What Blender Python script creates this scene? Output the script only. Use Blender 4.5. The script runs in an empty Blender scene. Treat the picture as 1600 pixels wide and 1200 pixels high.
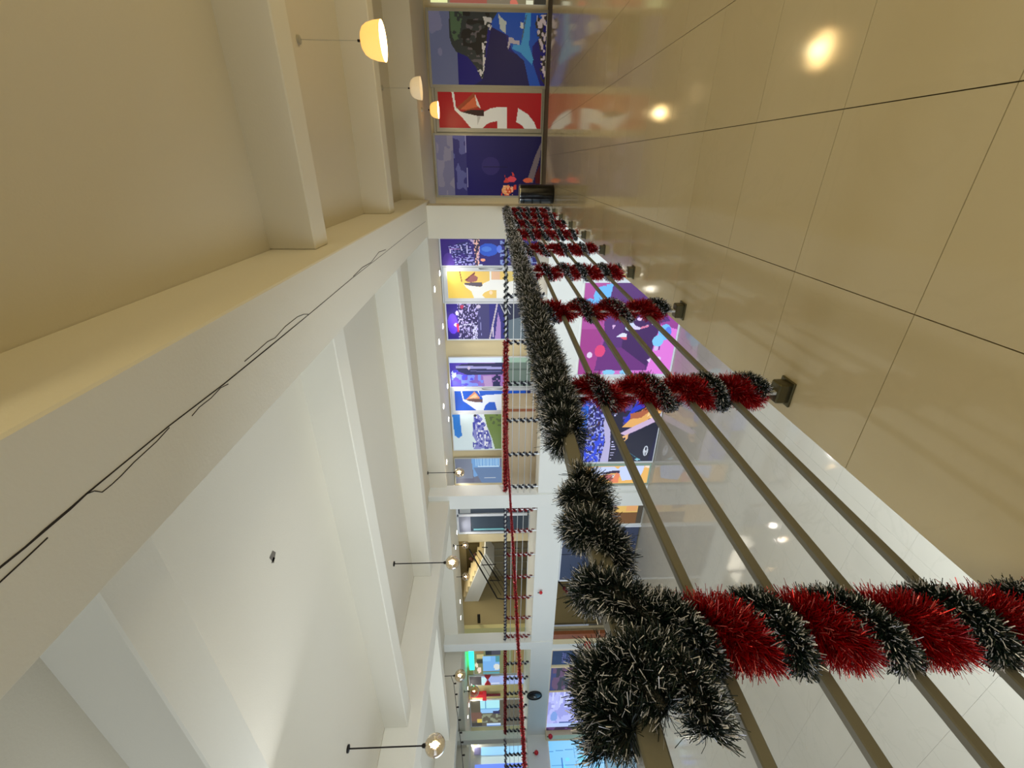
import bpy, math, random
import numpy as np
from mathutils import Matrix, Vector

# ------------------------------------------------------------------ camera
F, YAW, PITCH, ROLL, EYE = 673.3, .4718, -.0365, .0093, 1.38
def cam_axes():
    cy, sy, cp, sp = math.cos(YAW), math.sin(YAW), math.cos(PITCH), math.sin(PITCH)
    f = np.array([-sy*cp, cy*cp, sp]); up = np.array([sy*sp, -cy*sp, cp]); rt = np.cross(f, up)
    c, s = math.cos(ROLL), math.sin(ROLL)
    return up*c+rt*s, rt*c-up*s, f
UP, RT, FW = cam_axes()
cd = bpy.data.cameras.new('camera'); cd.sensor_width = 36; cd.lens = F/1600*36; cd.clip_start = .02; cd.clip_end = 200
cam = bpy.data.objects.new('camera', cd); bpy.context.scene.collection.objects.link(cam)
M = Matrix.Identity(4)                      # the phone was held on its side: world up points to the left of the picture
for i in range(3):
    M[i][0] = -UP[i]; M[i][1] = RT[i]; M[i][2] = -FW[i]
M[2][3] = EYE
cam.matrix_world = M
bpy.context.scene.camera = cam

# ------------------------------------------------------------------ world, exposure, large lights
def lin(c):
    c = np.asarray(c, float)/255
    return np.where(c <= .04045, c/12.92, ((c+.055)/1.055)**2.4)
def L4(c): return tuple(lin(c))+(1,)
sc = bpy.context.scene
w = bpy.data.worlds.new('world'); sc.world = w; w.use_nodes = True
w.node_tree.nodes['Background'].inputs[0].default_value = (.62, .70, .80, 1)
w.node_tree.nodes['Background'].inputs[1].default_value = .30
sc.view_settings.view_transform = 'Standard'; sc.view_settings.look = 'None'
sc.view_settings.exposure = .16; sc.view_settings.gamma = 1; sc.view_settings.use_curve_mapping = False
def area(name, loc, target, sx, sy, power, col):
    d = bpy.data.lights.new(name, 'AREA'); d.shape = 'RECTANGLE'; d.size = sx; d.size_y = sy; d.energy = power; d.color = col
    o = bpy.data.objects.new(name, d); sc.collection.objects.link(o); o.location = loc
    o.rotation_euler = (Vector(target)-Vector(loc)).to_track_quat('-Z', 'Y').to_euler(); return o
WARM = (1, .84, .46); COOL = (.84, .92, 1)
area('left_hall_fill', (-17, 2.2, .2), (-7, 9, .2), 6.5, 5, 320, COOL)                 # added soft light, out of view on the left, for beam faces and fascia
area('lower_hall_fill', (-1.0, 3.2, -1.9), (-8, 10.5, -.4), 8, 2.4, 470, (.84, .93, 1))  # added fill, unseen below the corridor slab, lifts the far fascia
area('viewer_side_light', (-8, -4.5, 1.2), (-8, 11, .2), 10, 3, 175, COOL)
area('corridor_ceiling_light', (1.6, -1.6, 3.4), (1.5, .2, .0), 2.5, 1.5, 68, WARM)
area('garland_fill', (-6.0, 2.0, 2.7), (-.9, .6, .7), 1.2, 1.2, 26, (.90, .94, 1))     # added fill, out of view on the left, for the near garland
area('corridor_bounce_fill', (4.3, 5.0, .7), (.6, 5.0, 3.4), 9, 1.2, 84, (1, .80, .42))  # added uplight out of view, stands in for light bounced off the floor
area('stairwell_fill', (-18, 15.6, 3.6), (-18, 15.6, 0), 3, 1.5, 60, (1, .92, .75))  # added to brighten the dark stairwell, no fitting modelled

# ------------------------------------------------------------------ helpers
C = sc.collection
rng = np.random.default_rng(7)
def ray(px, py): return -UP*(px-800) - RT*(py-600) + FW*F
def at(px, py, axis, val):                  # point of the plane x / y / z = val seen along a sight line
    d = ray(px, py); i = 'xyz'.index(axis); t = (val-(EYE if i == 2 else 0))/d[i]
    return t*d+np.array([0, 0, EYE])
BASE = {}
def tag(o, label=None, cat=None, group=None, kind=None):
    if label: o['label'] = label
    if cat: o['category'] = cat
    if group: o['group'] = group
    if kind: o['kind'] = kind
    return o
def thing(name, loc, label=None, cat=None, group=None, kind=None):
    o = bpy.data.objects.new(name, None); o.empty_display_size = .1; C.objects.link(o); o.location = loc
    BASE[o.name] = np.array(loc, float); return tag(o, label, cat, group, kind)
class MB:
    def __init__(s): s.v = []; s.f = []; s.n = 0
    def add(s, V, Fs):
        s.v.append(np.asarray(V, float)); s.f += [[i+s.n for i in f] for f in Fs]; s.n += len(V); return s
    def box(s, a, b):
        x0, y0, z0 = a; x1, y1, z1 = b
        x0, x1 = min(x0, x1), max(x0, x1); y0, y1 = min(y0, y1), max(y0, y1); z0, z1 = min(z0, z1), max(z0, z1)
        V = [(x0,y0,z0),(x1,y0,z0),(x1,y1,z0),(x0,y1,z0),(x0,y0,z1),(x1,y0,z1),(x1,y1,z1),(x0,y1,z1)]
        return s.add(V, [(3,2,1,0),(4,5,6,7),(0,1,5,4),(1,2,6,5),(2,3,7,6),(3,0,4,7)])
    def bbox(s, a, b, bev=.004):             # box with bevelled edges
        a = np.array(a, float); b = np.array(b, float); lo = np.minimum(a, b); hi = np.maximum(a, b)
        bm = bmesh_box(lo, hi, min(bev, (hi-lo).min()*.3)); return s.add(*bm)
    def tube(s, P, r, n=8, cap=True):
        P = np.asarray(P, float); m = len(P); T = np.gradient(P, axis=0); T /= np.linalg.norm(T, axis=1)[:, None]
        ref = np.array([0, 0, 1.]) if abs(T[0][2]) < .9 else np.array([1., 0, 0])
        V = []
        r = np.broadcast_to(r, (m,))
        for i in range(m):
            u = np.cross(T[i], ref); u /= np.linalg.norm(u)+1e-9; v = np.cross(T[i], u)
            a = np.arange(n)*2*math.pi/n
            V.append(P[i]+r[i]*(np.cos(a)[:, None]*u+np.sin(a)[:, None]*v))
        Fs = [(i*n+j, i*n+(j+1) % n, (i+1)*n+(j+1) % n, (i+1)*n+j) for i in range(m-1) for j in range(n)]
        if cap: Fs += [tuple(range(n))[::-1], tuple((m-1)*n+j for j in range(n))]
        return s.add(np.concatenate(V), Fs)
    def lathe(s, prof, c, n=24, axis=2):
        V = []; c = np.array(c, float)
        for r, z in prof:
            for j in range(n):
                a = j*2*math.pi/n; p = [r*math.cos(a), r*math.sin(a), z]
                if axis == 1: p = [p[0], p[2], p[1]]
                if axis == 0: p = [p[2], p[0], p[1]]
                V.append(c+p)
        m = len(prof)
        return s.add(V, [(i*n+j, i*n+(j+1) % n, (i+1)*n+(j+1) % n, (i+1)*n+j) for i in range(m-1) for j in range(n)])
    def build(s, name, mat, parent=None, base=None, smooth=False):
        V = np.concatenate(s.v)
        b = BASE[parent.name] if parent is not None else (np.array(base, float) if base is not None else np.zeros(3))
        me = bpy.data.meshes.new(name); me.from_pydata((V-b).tolist(), [], s.f); me.update()
        if smooth: me.polygons.foreach_set('use_smooth', [True]*len(me.polygons))
        if mat: me.materials.append(mat)
        o = bpy.data.objects.new(name, me); C.objects.link(o)
        if parent is not None: o.parent = parent
        else: o.location = b
        BASE[o.name] = b; return o
_bb = {}
def bmesh_box(lo, hi, bev):
    import bmesh
    bm = bmesh.new(); bmesh.ops.create_cube(bm, size=1)
    for v in bm.verts: v.co = Vector(lo+(hi-lo)*(np.array(v.co)+.5))
    bmesh.ops.bevel(bm, geom=list(bm.edges), offset=bev, segments=1, affect='EDGES')
    V = [tuple(v.co) for v in bm.verts]; Fs = [[v.index for v in f.verts] for f in bm.faces]
    bm.free(); return V, Fs
def box(name, a, b, mat, parent=None, base=None, bev=0):
    m = MB(); (m.bbox(a, b, bev) if bev else m.box(a, b)); return m.build(name, mat, parent, base)

# ------------------------------------------------------------------ materials
def mat(name, col, rough=.5, metal=0, emit=None, es=0, bump=0, bs=40, var=0, vs=3, coat=0, spec=.5):
    m = bpy.data.materials.new(name); m.use_nodes = True; N = m.node_tree.nodes; K = m.node_tree.links; p = N['Principled BSDF']
    p.inputs['Base Color'].default_value = L4(col); p.inputs['Roughness'].default_value = rough; p.inputs['Metallic'].default_value = metal
    p.inputs['Coat Weight'].default_value = coat; p.inputs['Specular IOR Level'].default_value = spec
    if emit is not None: p.inputs['Emission Color'].default_value = L4(emit); p.inputs['Emission Strength'].default_value = es
    tc = N.new('ShaderNodeTexCoord')
    if var:
        n = N.new('ShaderNodeTexNoise'); n.inputs['Scale'].default_value = vs; n.inputs['Detail'].default_value = 5
        K.new(tc.outputs['Object'], n.inputs['Vector'])
        mx = N.new('ShaderNodeMix'); mx.data_type = 'RGBA'; mx.inputs[6].default_value = L4(np.clip(np.array(col)*(1-var), 0, 255)); mx.inputs[7].default_value = L4(np.clip(np.array(col)*(1+var), 0, 255))
        K.new(n.outputs['Fac'], mx.inputs[0]); K.new(mx.outputs[2], p.inputs['Base Color'])
    if bump:
        n = N.new('ShaderNodeTexNoise'); n.inputs['Scale'].default_value = bs; n.inputs['Detail'].default_value = 4
        b = N.new('ShaderNodeBump'); b.inputs['Strength'].default_value = bump; b.inputs['Distance'].default_value = .01
        K.new(tc.outputs['Object'], n.inputs['Vector']); K.new(n.outputs['Fac'], b.inputs['Height']); K.new(b.outputs[0], p.inputs['Normal'])
    return m
def marble(name, c1, c2, vein, rough, scale=1.2):
    m = bpy.data.materials.new(name); m.use_nodes = True; N = m.node_tree.nodes; K = m.node_tree.links; p = N['Principled BSDF']
    tc = N.new('ShaderNodeTexCoord'); n = N.new('ShaderNodeTexNoise'); n.inputs['Scale'].default_value = scale; n.inputs['Detail'].default_value = 6; n.inputs['Distortion'].default_value = .6
    gm = N.new('ShaderNodeNewGeometry')
    K.new(gm.outputs['Position'], n.inputs['Vector'])
    r = N.new('ShaderNodeValToRGB'); e = r.color_ramp.elements; e[0].position = .3; e[0].color = L4(c1); e[1].position = .7; e[1].color = L4(c2)
    v = e.new(.5); v.color = L4(vein)
    v1 = e.new(.485); v1.color = L4(c2); v2 = e.new(.515); v2.color = L4(c2)
    K.new(n.outputs['Fac'], r.inputs[0]); K.new(r.outputs[0], p.inputs['Base Color']); p.inputs['Roughness'].default_value = rough
    g = N.new('ShaderNodeTexNoise'); g.inputs['Scale'].default_value = 260; K.new(gm.outputs['Position'], g.inputs['Vector'])
    b = N.new('ShaderNodeBump'); b.inputs['Strength'].default_value = .02; b.inputs['Distance'].default_value = .002
    K.new(g.outputs['Fac'], b.inputs['Height']); K.new(b.outputs[0], p.inputs['Normal'])
    return m
def colmat(name, rough=.5, metal=0, es=0, spec=.5, bf=1):   # colour comes from the mesh colour attribute 'Col' (flat print)
    m = bpy.data.materials.new(name); m.use_nodes = True; N = m.node_tree.nodes; K = m.node_tree.links; p = N['Principled BSDF']
    a = N.new('ShaderNodeVertexColor'); a.layer_name = 'Col'; K.new(a.outputs[0], p.inputs['Base Color']) if bf else None; p.inputs['Base Color'].default_value = (.02, .02, .02, 1)
    p.inputs['Roughness'].default_value = rough; p.inputs['Metallic'].default_value = metal; p.inputs['Specular IOR Level'].default_value = spec
    if es: K.new(a.outputs[0], p.inputs['Emission Color']); p.inputs['Emission Strength'].default_value = es
    return m
def glassy(name, tint, alpha, rough=.05):
    m = bpy.data.materials.new(name); m.use_nodes = True; N = m.node_tree.nodes; K = m.node_tree.links
    for n in list(N): N.remove(n)
    o = N.new('ShaderNodeOutputMaterial'); t = N.new('ShaderNodeBsdfTransparent'); t.inputs[0].default_value = L4(tint)
    g = N.new('ShaderNodeBsdfGlossy'); g.inputs['Roughness'].default_value = rough; mx = N.new('ShaderNodeMixShader')
    lw = N.new('ShaderNodeLayerWeight'); lw.inputs[0].default_value = .35; ml = N.new('ShaderNodeMath'); ml.operation = 'MULTIPLY_ADD'
    ml.inputs[1].default_value = .8; ml.inputs[2].default_value = alpha
    K.new(lw.outputs['Facing'], ml.inputs[0]); K.new(ml.outputs[0], mx.inputs[0]); K.new(t.outputs[0], mx.inputs[1]); K.new(g.outputs[0], mx.inputs[2]); K.new(mx.outputs[0], o.inputs[0])
    return m
m_ceil = mat('ceiling_paint', (214, 208, 192), .85, bump=.15, bs=60)
m_beam = mat('beam_paint', (226, 222, 208), .8, bump=.12, bs=50)
m_white = mat('white_paint', (232, 234, 230), .6, bump=.05)
m_cream = mat('cream_wall_paint', (222, 206, 166), .7, bump=.05)
m_yellow = mat('yellow_wall_paint', (222, 212, 150), .7)
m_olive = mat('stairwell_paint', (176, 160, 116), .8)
m_tile = marble('polished_beige_tile', (192, 180, 150), (196, 184, 154), (194, 182, 152), .08)
m_grout = mat('grout', (88, 78, 60), .9)
m_lowtile = marble('polished_grey_tile', (182, 177, 163), (186, 181, 167), (182, 177, 163), .06, .9)
m_lowgrout = mat('pale_grout', (160, 156, 142), .9)
m_steel = mat('brushed_steel', (114, 113, 104), .6, .3, bump=.03, bs=200)
m_satin = mat('satin_steel', (214, 218, 220), .35, .35)
m_base = mat('steel_shoe', (98, 94, 72), .35, .9)
m_frame = mat('aluminium_frame', (186, 184, 172), .4, .3)
m_wframe = mat('white_frame', (225, 230, 238), .4)
m_dark = mat('dark_metal', (22, 18, 16), .45, .4)
m_black = mat('black_gloss', (6, 7, 9), .22)
m_rim = mat('chrome_rim', (200, 200, 195), .15, 1)
m_crack = mat('crack_dark', (44, 36, 26), .95)
m_print = colmat('poster_print', .35, es=.32)   # films on shop glass, given an added glow as if lit from behind
m_lit = colmat('backlit_print', .4, es=.95, bf=0)
m_led = colmat('led_screen', .3, es=.95, bf=0)
m_glow = colmat('lit_shop_interior', .6, es=.85, bf=0)
m_tinsel = colmat('tinsel_foil', .42, .25, 0, .6)
m_redfoil = colmat('red_tinsel_foil', .28, .55)
m_shade = mat('pendant_shade', (250, 205, 130), .5, emit=(255, 190, 100), es=.9)
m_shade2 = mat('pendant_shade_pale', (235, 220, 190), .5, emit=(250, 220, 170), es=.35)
m_bowl_in = mat('lamp_glow', (255, 240, 200), .5, emit=(255, 232, 180), es=7)
m_bulb = mat('bulb_glow', (255, 230, 190), .5, emit=(255, 225, 175), es=30)
m_spot = mat('downlight_glow', (255, 250, 235), .5, emit=(255, 246, 225), es=28)
m_globe = glassy('amber_glass', (252, 236, 208), .12)
m_pane = glassy('clear_glass', (225, 240, 236), .05)
m_green = mat('green_light_tube', (60, 250, 220), .4, emit=(40, 255, 215), es=2.2)
m_garred = mat('red_garland', (120, 8, 22), .45, .2, bump=.8, bs=90)
m_gardark = mat('dark_garland', (28, 34, 38), .6, .1, bump=.8, bs=90)
m_garpur = mat('purple_garland', (48, 40, 66), .6, .1, bump=.8, bs=90)
m_redobj = mat('red_plastic', (205, 30, 40), .4)
m_wood = mat('brown_wood', (150, 84, 44), .5, var=.12, vs=6)
m_beige = mat('beige_laminate', (196, 178, 148), .5)
m_greenglass = mat('green_tinted_glass', (150, 176, 158), .12)
m_navy = mat('navy_board', (52, 62, 92), .35)
m_bluelit = mat('blue_daylit_glass', (120, 190, 250), .3, emit=(150, 215, 255), es=1.05)

# ------------------------------------------------------------------ structure
YF, YD, ZL = 11.3, 13.9, -3.75          # far fascia plane, shopfront plane, lower floor level
XE, XR, XL, YB = -1.065, 4.5, -25.7, -3.2   # slab edge, right wall, left gallery edge, back of what is built
XLB = -32.0
def S(o, **k): o['kind'] = 'structure'; return o
# corridor floor: slab + single tiles
fl = S(box('floor', (XE+.004, YB, -.40), (XR, YD+.1, -.012), m_grout)); BASE[fl.name] = np.zeros(3)
T = .636
tm = MB().box((0, 0, 0), (T-.0036, T-.0036, .012)).build('tile', m_tile, fl).data
bpy.data.objects.remove(bpy.data.objects['tile'])
def tile_at(parent, x, y, z, me):
    o = bpy.data.objects.new('tile', me); C.objects.link(o); o.parent = parent; o.location = (x, y, z); return o
for i in range(9):
    x = XE+i*T
    if x+T > XR+.3: break
    for j in range(-7, 20):
        y = 1.322+(j-2)*T
        if y < -3.2 or y+T > YD+.1: continue
        tile_at(fl, x, y, -.012, tm)
# lower hall floor
lf = S(box('floor', (-34, -7, ZL-.2), (XR, YF+4.2, ZL-.010), m_lowgrout)); BASE[lf.name] = np.zeros(3)
tl = MB().box((0, 0, 0), (T-.002, T-.002, .010)).build('tile', m_lowtile, lf).data
bpy.data.objects.remove(bpy.data.objects['tile'+('' if 'tile.' not in tl.name else '')]) if False else None
for o in [o for o in C.objects if o.parent == lf]: bpy.data.objects.remove(o)
nlow = 0
lowrest = MB()
for i in range(0, 52):
    for j in range(-11, 24):
        x = XE-T-i*T; y = YF-T-(j-6)*T+.0
        if y < -7 or x < -33: continue
        if y+T > YF+.001 : continue
        if nlow < 300 and i < 17 and y > -.6 and j > -12:
            tile_at(lf, x, y, ZL-.010, tl); nlow += 1
        else: lowrest.box((x, y, ZL-.010), (x+T-.002, y+T-.002, ZL))
for i in range(9):
    for j in range(-11, 24):
        x = XE+i*T; y = YF-T-(j-6)*T
        if -7 < y and y+T <= YF+.001 and x < XR: lowrest.box((x, y, ZL-.010), (x+T-.002, y+T-.002, ZL))
o = lowrest.build('tile', m_lowtile, lf); o['kind'] = 'stuff'

# ceiling, beams
ce = S(box('ceiling', (-34, YB, 3.7), (XR, YD+.1, 3.9), m_ceil)); BASE[ce.name] = np.zeros(3)
LB = [(-1.575, -.805), (-10.9, -10.15), (-19.7, -18.95), (-28.4, -27.6)]
for a, b in LB: box('long_beam', (a, YB, 3.0), (b, 11.7, 3.7), m_beam, ce, bev=.012)
def cross(y0, y1, x0, x1): box('cross_beam', (x0, y0, 3.23), (x1, y1, 3.72), m_beam, ce, bev=.012)
spans = [(-.805, XR), (-10.15, -1.575), (-18.95, -10.9), (-27.6, -19.7)]
for k, (x0, x1) in enumerate(spans):
    cross(4.68, 5.05, x0, x1); cross(8.26, 8.63, x0, x1); cross(1.40, 1.76, x0, x1) if k else cross(1.08, 1.42, x0, x1)
box('edge_soffit', (-34, 11.7, 3.12), (XR, YD+.1, 3.72), m_beam, ce, bev=.012)
# paint crack along the underside of the nearest long beam
def ribbon(pts, wd, z):
    P = np.array([at(x, y, 'z', z) for x, y in pts]); T_ = np.gradient(P, axis=0); T_ /= np.linalg.norm(T_, axis=1)[:, None]
    Nn = np.cross(T_, [0, 0, 1]); wv = np.broadcast_to(wd, (len(P),))[:, None]*.75
    V = []
    for a, b in zip(P-Nn*wv, P+Nn*wv): V += [a, b, a+[0, 0, .0015], b+[0, 0, .0015]]
    Fs = []
    for i in range(len(P)-1):
        k = 4*i; Fs += [(k, k+1, k+5, k+4), (k, k+4, k+6, k+2), (k+1, k+3, k+7, k+5)]
    return V, Fs
bm0 = MB()
bm0.add(*ribbon([(-60, 945), (0, 887), (40, 855), (72, 827), (110, 795), (135, 772), (180, 735), (265, 665), (350, 600), (420, 543), (482, 492), (550, 435), (600, 396), (640, 364), (665, 346)], [.006, .0055, .005, .007, .007, .005, .004, .004, .005, .006, .004, .004, .003, .003, .003], 2.9985))
bm0.add(*ribbon([(-10, 918), (0, 910), (40, 873), (75, 840)], .0035, 2.9985))
bm0.add(*ribbon([(135, 772), (148, 767), (160, 769), (175, 757), (190, 743), (210, 722), (245, 690), (265, 668)], .0028, 2.9985))
bm0.add(*ribbon([(300, 650), (312, 636), (330, 622), (345, 606), (357, 600)], .003, 2.9985))
bm0.add(*ribbon([(382, 565), (400, 550), (418, 534), (430, 528), (446, 510), (465, 495), (475, 491), (482, 491)], .0035, 2.9985))
bm0.add(*ribbon([(552, 432), (566, 418), (580, 410), (592, 394), (603, 390)], .005, 2.9985))
c_ = bm0.build('paint_crack', m_crack, ce); c_['label'] = 'long dark zigzag crack running along the white beam'
# small paint flake mark on the hall ceiling
m_ = MB()
for q in ([(421, 872), (426, 860), (431, 863), (428, 880)], [(424, 880), (427, 870), (430, 872), (426, 880)]):
    m_.add([at(x, y, 'z', 3.698) for x, y in q]+[at(x, y, 'z', 3.6995) for x, y in q], [(0, 1, 2, 3), (0, 4, 5, 1), (1, 5, 6, 2), (2, 6, 7, 3), (3, 7, 4, 0)])
o = m_.build('ceiling_mark', mat('mark_grey', (110, 104, 96), .9), ce); o['label'] = 'small grey mark on the hall ceiling'

# walls
S(box('wall_right', (XR, YB, -.4), (XR+.15, YD+.1, 3.9), m_cream))
WALLY = YD+.06
S(box('wall_far', (-14.95, WALLY, -.9), (XR, WALLY+.2, 3.7), m_cream))
S(box('wall_far', (XLB, WALLY, -.9), (-21.1, WALLY+.2, 3.7), m_yellow))
S(box('wall_left', (XLB-.2, YB, -.9), (XLB, WALLY+.2, 3.7), m_white))
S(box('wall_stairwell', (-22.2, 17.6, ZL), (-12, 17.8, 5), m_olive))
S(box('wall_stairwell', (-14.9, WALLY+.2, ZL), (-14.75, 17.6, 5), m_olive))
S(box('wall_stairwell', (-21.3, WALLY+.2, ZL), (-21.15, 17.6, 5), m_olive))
# galleries (slab with white fascia)
S(box('gallery_slab', (XLB, YF, -.935), (XE, WALLY, 0), m_white, bev=.01), )
S(box('gallery_slab', (XLB, YB, -.935), (XL, YF-.001, 0), m_white))
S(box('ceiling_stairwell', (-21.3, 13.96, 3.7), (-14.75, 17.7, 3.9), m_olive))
# lower walls in the plane of the fascia with the openings left out
def low(px0, px1, py0, py1): 
    a = at((px0+px1)/2, py0, 'y', YF)[0]; b = at((px0+px1)/2, py1, 'y', YF)[0]
    return b, a
def lowwall(py0, py1, m=m_white, px=930):
    b, a = low(px, px, py0, py1); S(box('wall_lower', (b, YF+.02, ZL), (a, YF+.18, -.93), m))
S(box('wall_lower', (-11.4, YF+.02, ZL), (XR, YF+.18, -.93), m_white))
S(box('wall_lower', (-18.75, YF+.02, ZL), (-18.35, YF+.2, -.93), m_white))
S(box('wall_lower', (XL-1, YF+.02, ZL), (-18.75, YF+.18, -.93), m_cream))
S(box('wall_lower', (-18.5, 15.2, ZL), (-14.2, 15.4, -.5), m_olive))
S(box('wall_lower', (XL-.2, YB, ZL), (XL-.02, YF, -.93), m_white))
# columns
S(box('column', (-1.645, 11.1, 0), (-.885, 11.7, 3.02), m_beam, bev=.01))
S(box('column', (-10.53, YF-.06, ZL), (-9.95, YF+.5, 3.7), m_white, bev=.01))
S(box('column', (-18.55, YF-.04, -.93), (-18.06, YF+.45, 3.7), m_white, bev=.01))
S(box('column', (XL-.05, YF-.25, ZL), (XL+.45, YF+.2, -.93), m_cream, bev=.01))
S(box('column', (XL-.5, YF-.1, 0), (XL-.05, YF+.3, 3.7), m_white, bev=.01))

# ------------------------------------------------------------------ prints
def vnoise(x, y, seed=0):
    xi = np.floor(x).astype(int); yi = np.floor(y).astype(int); fx = x-xi; fy = y-yi
    h = lambda a, b: (np.sin(a*127.1+b*311.7+seed*74.7)*43758.5453) % 1
    fx = fx*fx*(3-2*fx); fy = fy*fy*(3-2*fy)
    return (h(xi, yi)*(1-fx)+h(xi+1, yi)*fx)*(1-fy)+(h(xi, yi+1)*(1-fx)+h(xi+1, yi+1)*fx)*fy
def inpoly(X, Y, P):
    r = np.zeros(X.shape, bool); n = len(P); j = n-1
    for i in range(n):
        (xi, yi), (xj, yj) = P[i], P[j]
        c = ((yi > Y) != (yj > Y)) & (X < (xj-xi)*(Y-yi)/((yj-yi) or 1e-9)+xi); r ^= c; j = i
    return r
def paint(X, Y, ops, seed=0):
    col = np.zeros(X.shape+(3,)); s = 0
    for op in ops:
        k = op[0]; s += 1
        if k == 'bg': col[:] = op[1]
        elif k == 'p': col[inpoly(X, Y, op[2])] = op[1]
        elif k == 'r': x0, y0, x1, y1 = op[2]; col[(X >= x0) & (X <= x1) & (Y >= y0) & (Y <= y1)] = op[1]
        elif k == 'e': cx, cy, rx, ry = op[2]; col[((X-cx)/rx)**2+((Y-cy)/ry)**2 <= 1] = op[1]
        elif k == 'grad':                      # along x between two colours
            x0, x1 = op[3]; t = np.clip((X-x0)/(x1-x0), 0, 1)[..., None]; col[:] = np.array(op[1])*(1-t)+np.array(op[2])*t
        elif k == 'gr':
            x0, y0, x1, y1 = op[3]; mk = (X >= x0) & (X <= x1) & (Y >= y0) & (Y <= y1)
            t = np.clip((X-x0)/(x1-x0), 0, 1)[..., None]; col[mk] = (np.array(op[1])*(1-t)+np.array(op[2])*t)[mk]
        elif k == 'n':                          # noise patches inside a polygon
            _, c, P, sx, sy, th = op; mk = inpoly(X, Y, P) & (vnoise(X/sx, Y/sy, seed+s) > th); col[mk] = c
        elif k == 'l':                          # line
            _, c, (ax, ay), (bx, by), wd = op; dx, dy = bx-ax, by-ay; t = np.clip(((X-ax)*dx+(Y-ay)*dy)/(dx*dx+dy*dy), 0, 1)
            col[(X-ax-t*dx)**2+(Y-ay-t*dy)**2 <= (wd/2)**2] = c
    return col
def print_mesh(name, X0, X1, Z0, Z1, Yp, rect, ops, material, res, seed=0, parent=None, thick=.006, axis='y', base=None):
    # flat printed sheet facing the viewer's side; picture rows run with world x, columns with height
    x0, x1, y0, y1 = rect; nu = max(2, int((y1-y0)/res)); nv = max(2, int((x1-x0)/res))
    us = np.linspace(0, 1, nu+1); vs = np.linspace(0, 1, nv+1)
    U, Vv = np.meshgrid(us, vs)
    a = X0+(X1-X0)*U; z = Z0+(Z1-Z0)*Vv
    P = np.stack([a, np.full_like(a, Yp), z], -1) if axis == 'y' else np.stack([np.full_like(a, Yp), a, z], -1)
    P = P.reshape(-1, 3)
    b = BASE[parent.name] if parent is not None else P.mean(0)*1.0
    if parent is None: b[2] = Z0
    idx = np.arange((nu+1)*(nv+1)).reshape(nv+1, nu+1)
    q = np.stack([idx[:-1, :-1], idx[:-1, 1:], idx[1:, 1:], idx[1:, :-1]], -1).reshape(-1, 4)
    uc = (U[:-1, :-1]+U[1:, 1:])/2; vc = (Vv[:-1, :-1]+Vv[1:, 1:])/2
    PX = x1-(x1-x0)*vc; PY = y1-(y1-y0)*uc
    col = lin(np.clip(paint(PX, PY, ops, seed), 0, 255)).reshape(-1, 3)
    # back + rim give the sheet its thickness
    n0 = len(P); dv = np.array([0, thick, 0]) if axis == 'y' else np.array([-thick, 0, 0])
    cs = [idx[0, 0], idx[0, -1], idx[-1, -1], idx[-1, 0]]; back = P[cs]+dv
    V = np.concatenate([P, back])-b
    rim = [[cs[k], n0+k, n0+(k+1) % 4, cs[(k+1) % 4]] for k in range(4)]+[[n0+3, n0+2, n0+1, n0]]
    faces = np.concatenate([q, np.array(rim)])
    me = mesh_quads(name, V, faces, np.concatenate([col, np.full((5, 3), .5)]), material)
    o = bpy.data.objects.new(name, me); C.objects.link(o)
    if parent is not None: o.parent = parent
    else: o.location = b
    BASE[o.name] = b; return o
def mesh_quads(name, V, Q, facecol, material):
    me = bpy.data.meshes.new(name); n = len(Q)
    me.vertices.add(len(V)); me.vertices.foreach_set('co', np.asarray(V, np.float32).ravel())
    me.loops.add(4*n); me.loops.foreach_set('vertex_index', np.asarray(Q, np.int32).ravel())
    me.polygons.add(n); me.polygons.foreach_set('loop_start', np.arange(0, 4*n, 4, dtype=np.int32)); me.polygons.foreach_set('loop_total', np.full(n, 4, np.int32))
    me.update(calc_edges=True)
    at_ = me.color_attributes.new('Col', 'FLOAT_COLOR', 'CORNER')
    fc = np.ones((n, 4, 4), np.float32); fc[:, :, :3] = np.asarray(facecol)[:, None, :]
    at_.data.foreach_set('color', fc.ravel())
    me.materials.append(material); me.validate(); return me

def wrect(crop, rect, axis, val):
    ox, oy, s = crop; x0, x1, y0, y1 = [r/s for r in rect]; x0 += ox; x1 += ox; y0 += oy; y1 += oy
    i = 0 if axis == 'y' else 1
    tl_, tr, bl, br = at(x0, y1, axis, val), at(x0, y0, axis, val), at(x1, y1, axis, val), at(x1, y0, axis, val)
    return (tl_[i]+bl[i])/2, (tr[i]+br[i])/2, (bl[2]+br[2])/2, (tl_[2]+tr[2])/2
def poster(label, crop, rect, ops, material, val=None, res=10, axis='y', seed=0, name='poster', zfix=None, cat='poster', group=None):
    val = YD-.03 if val is None else val
    X0, X1, Z0, Z1 = wrect(crop, rect, axis, val)
    if zfix: Z0 = zfix[0] if zfix[0] is not None else Z0; Z1 = zfix[1] if zfix[1] is not None else Z1
    o = print_mesh(name, X0, X1, Z0, Z1, val, rect, ops, material, res, seed, axis=axis)
    return tag(o, label, cat, group), (X0, X1, Z0, Z1)
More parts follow.
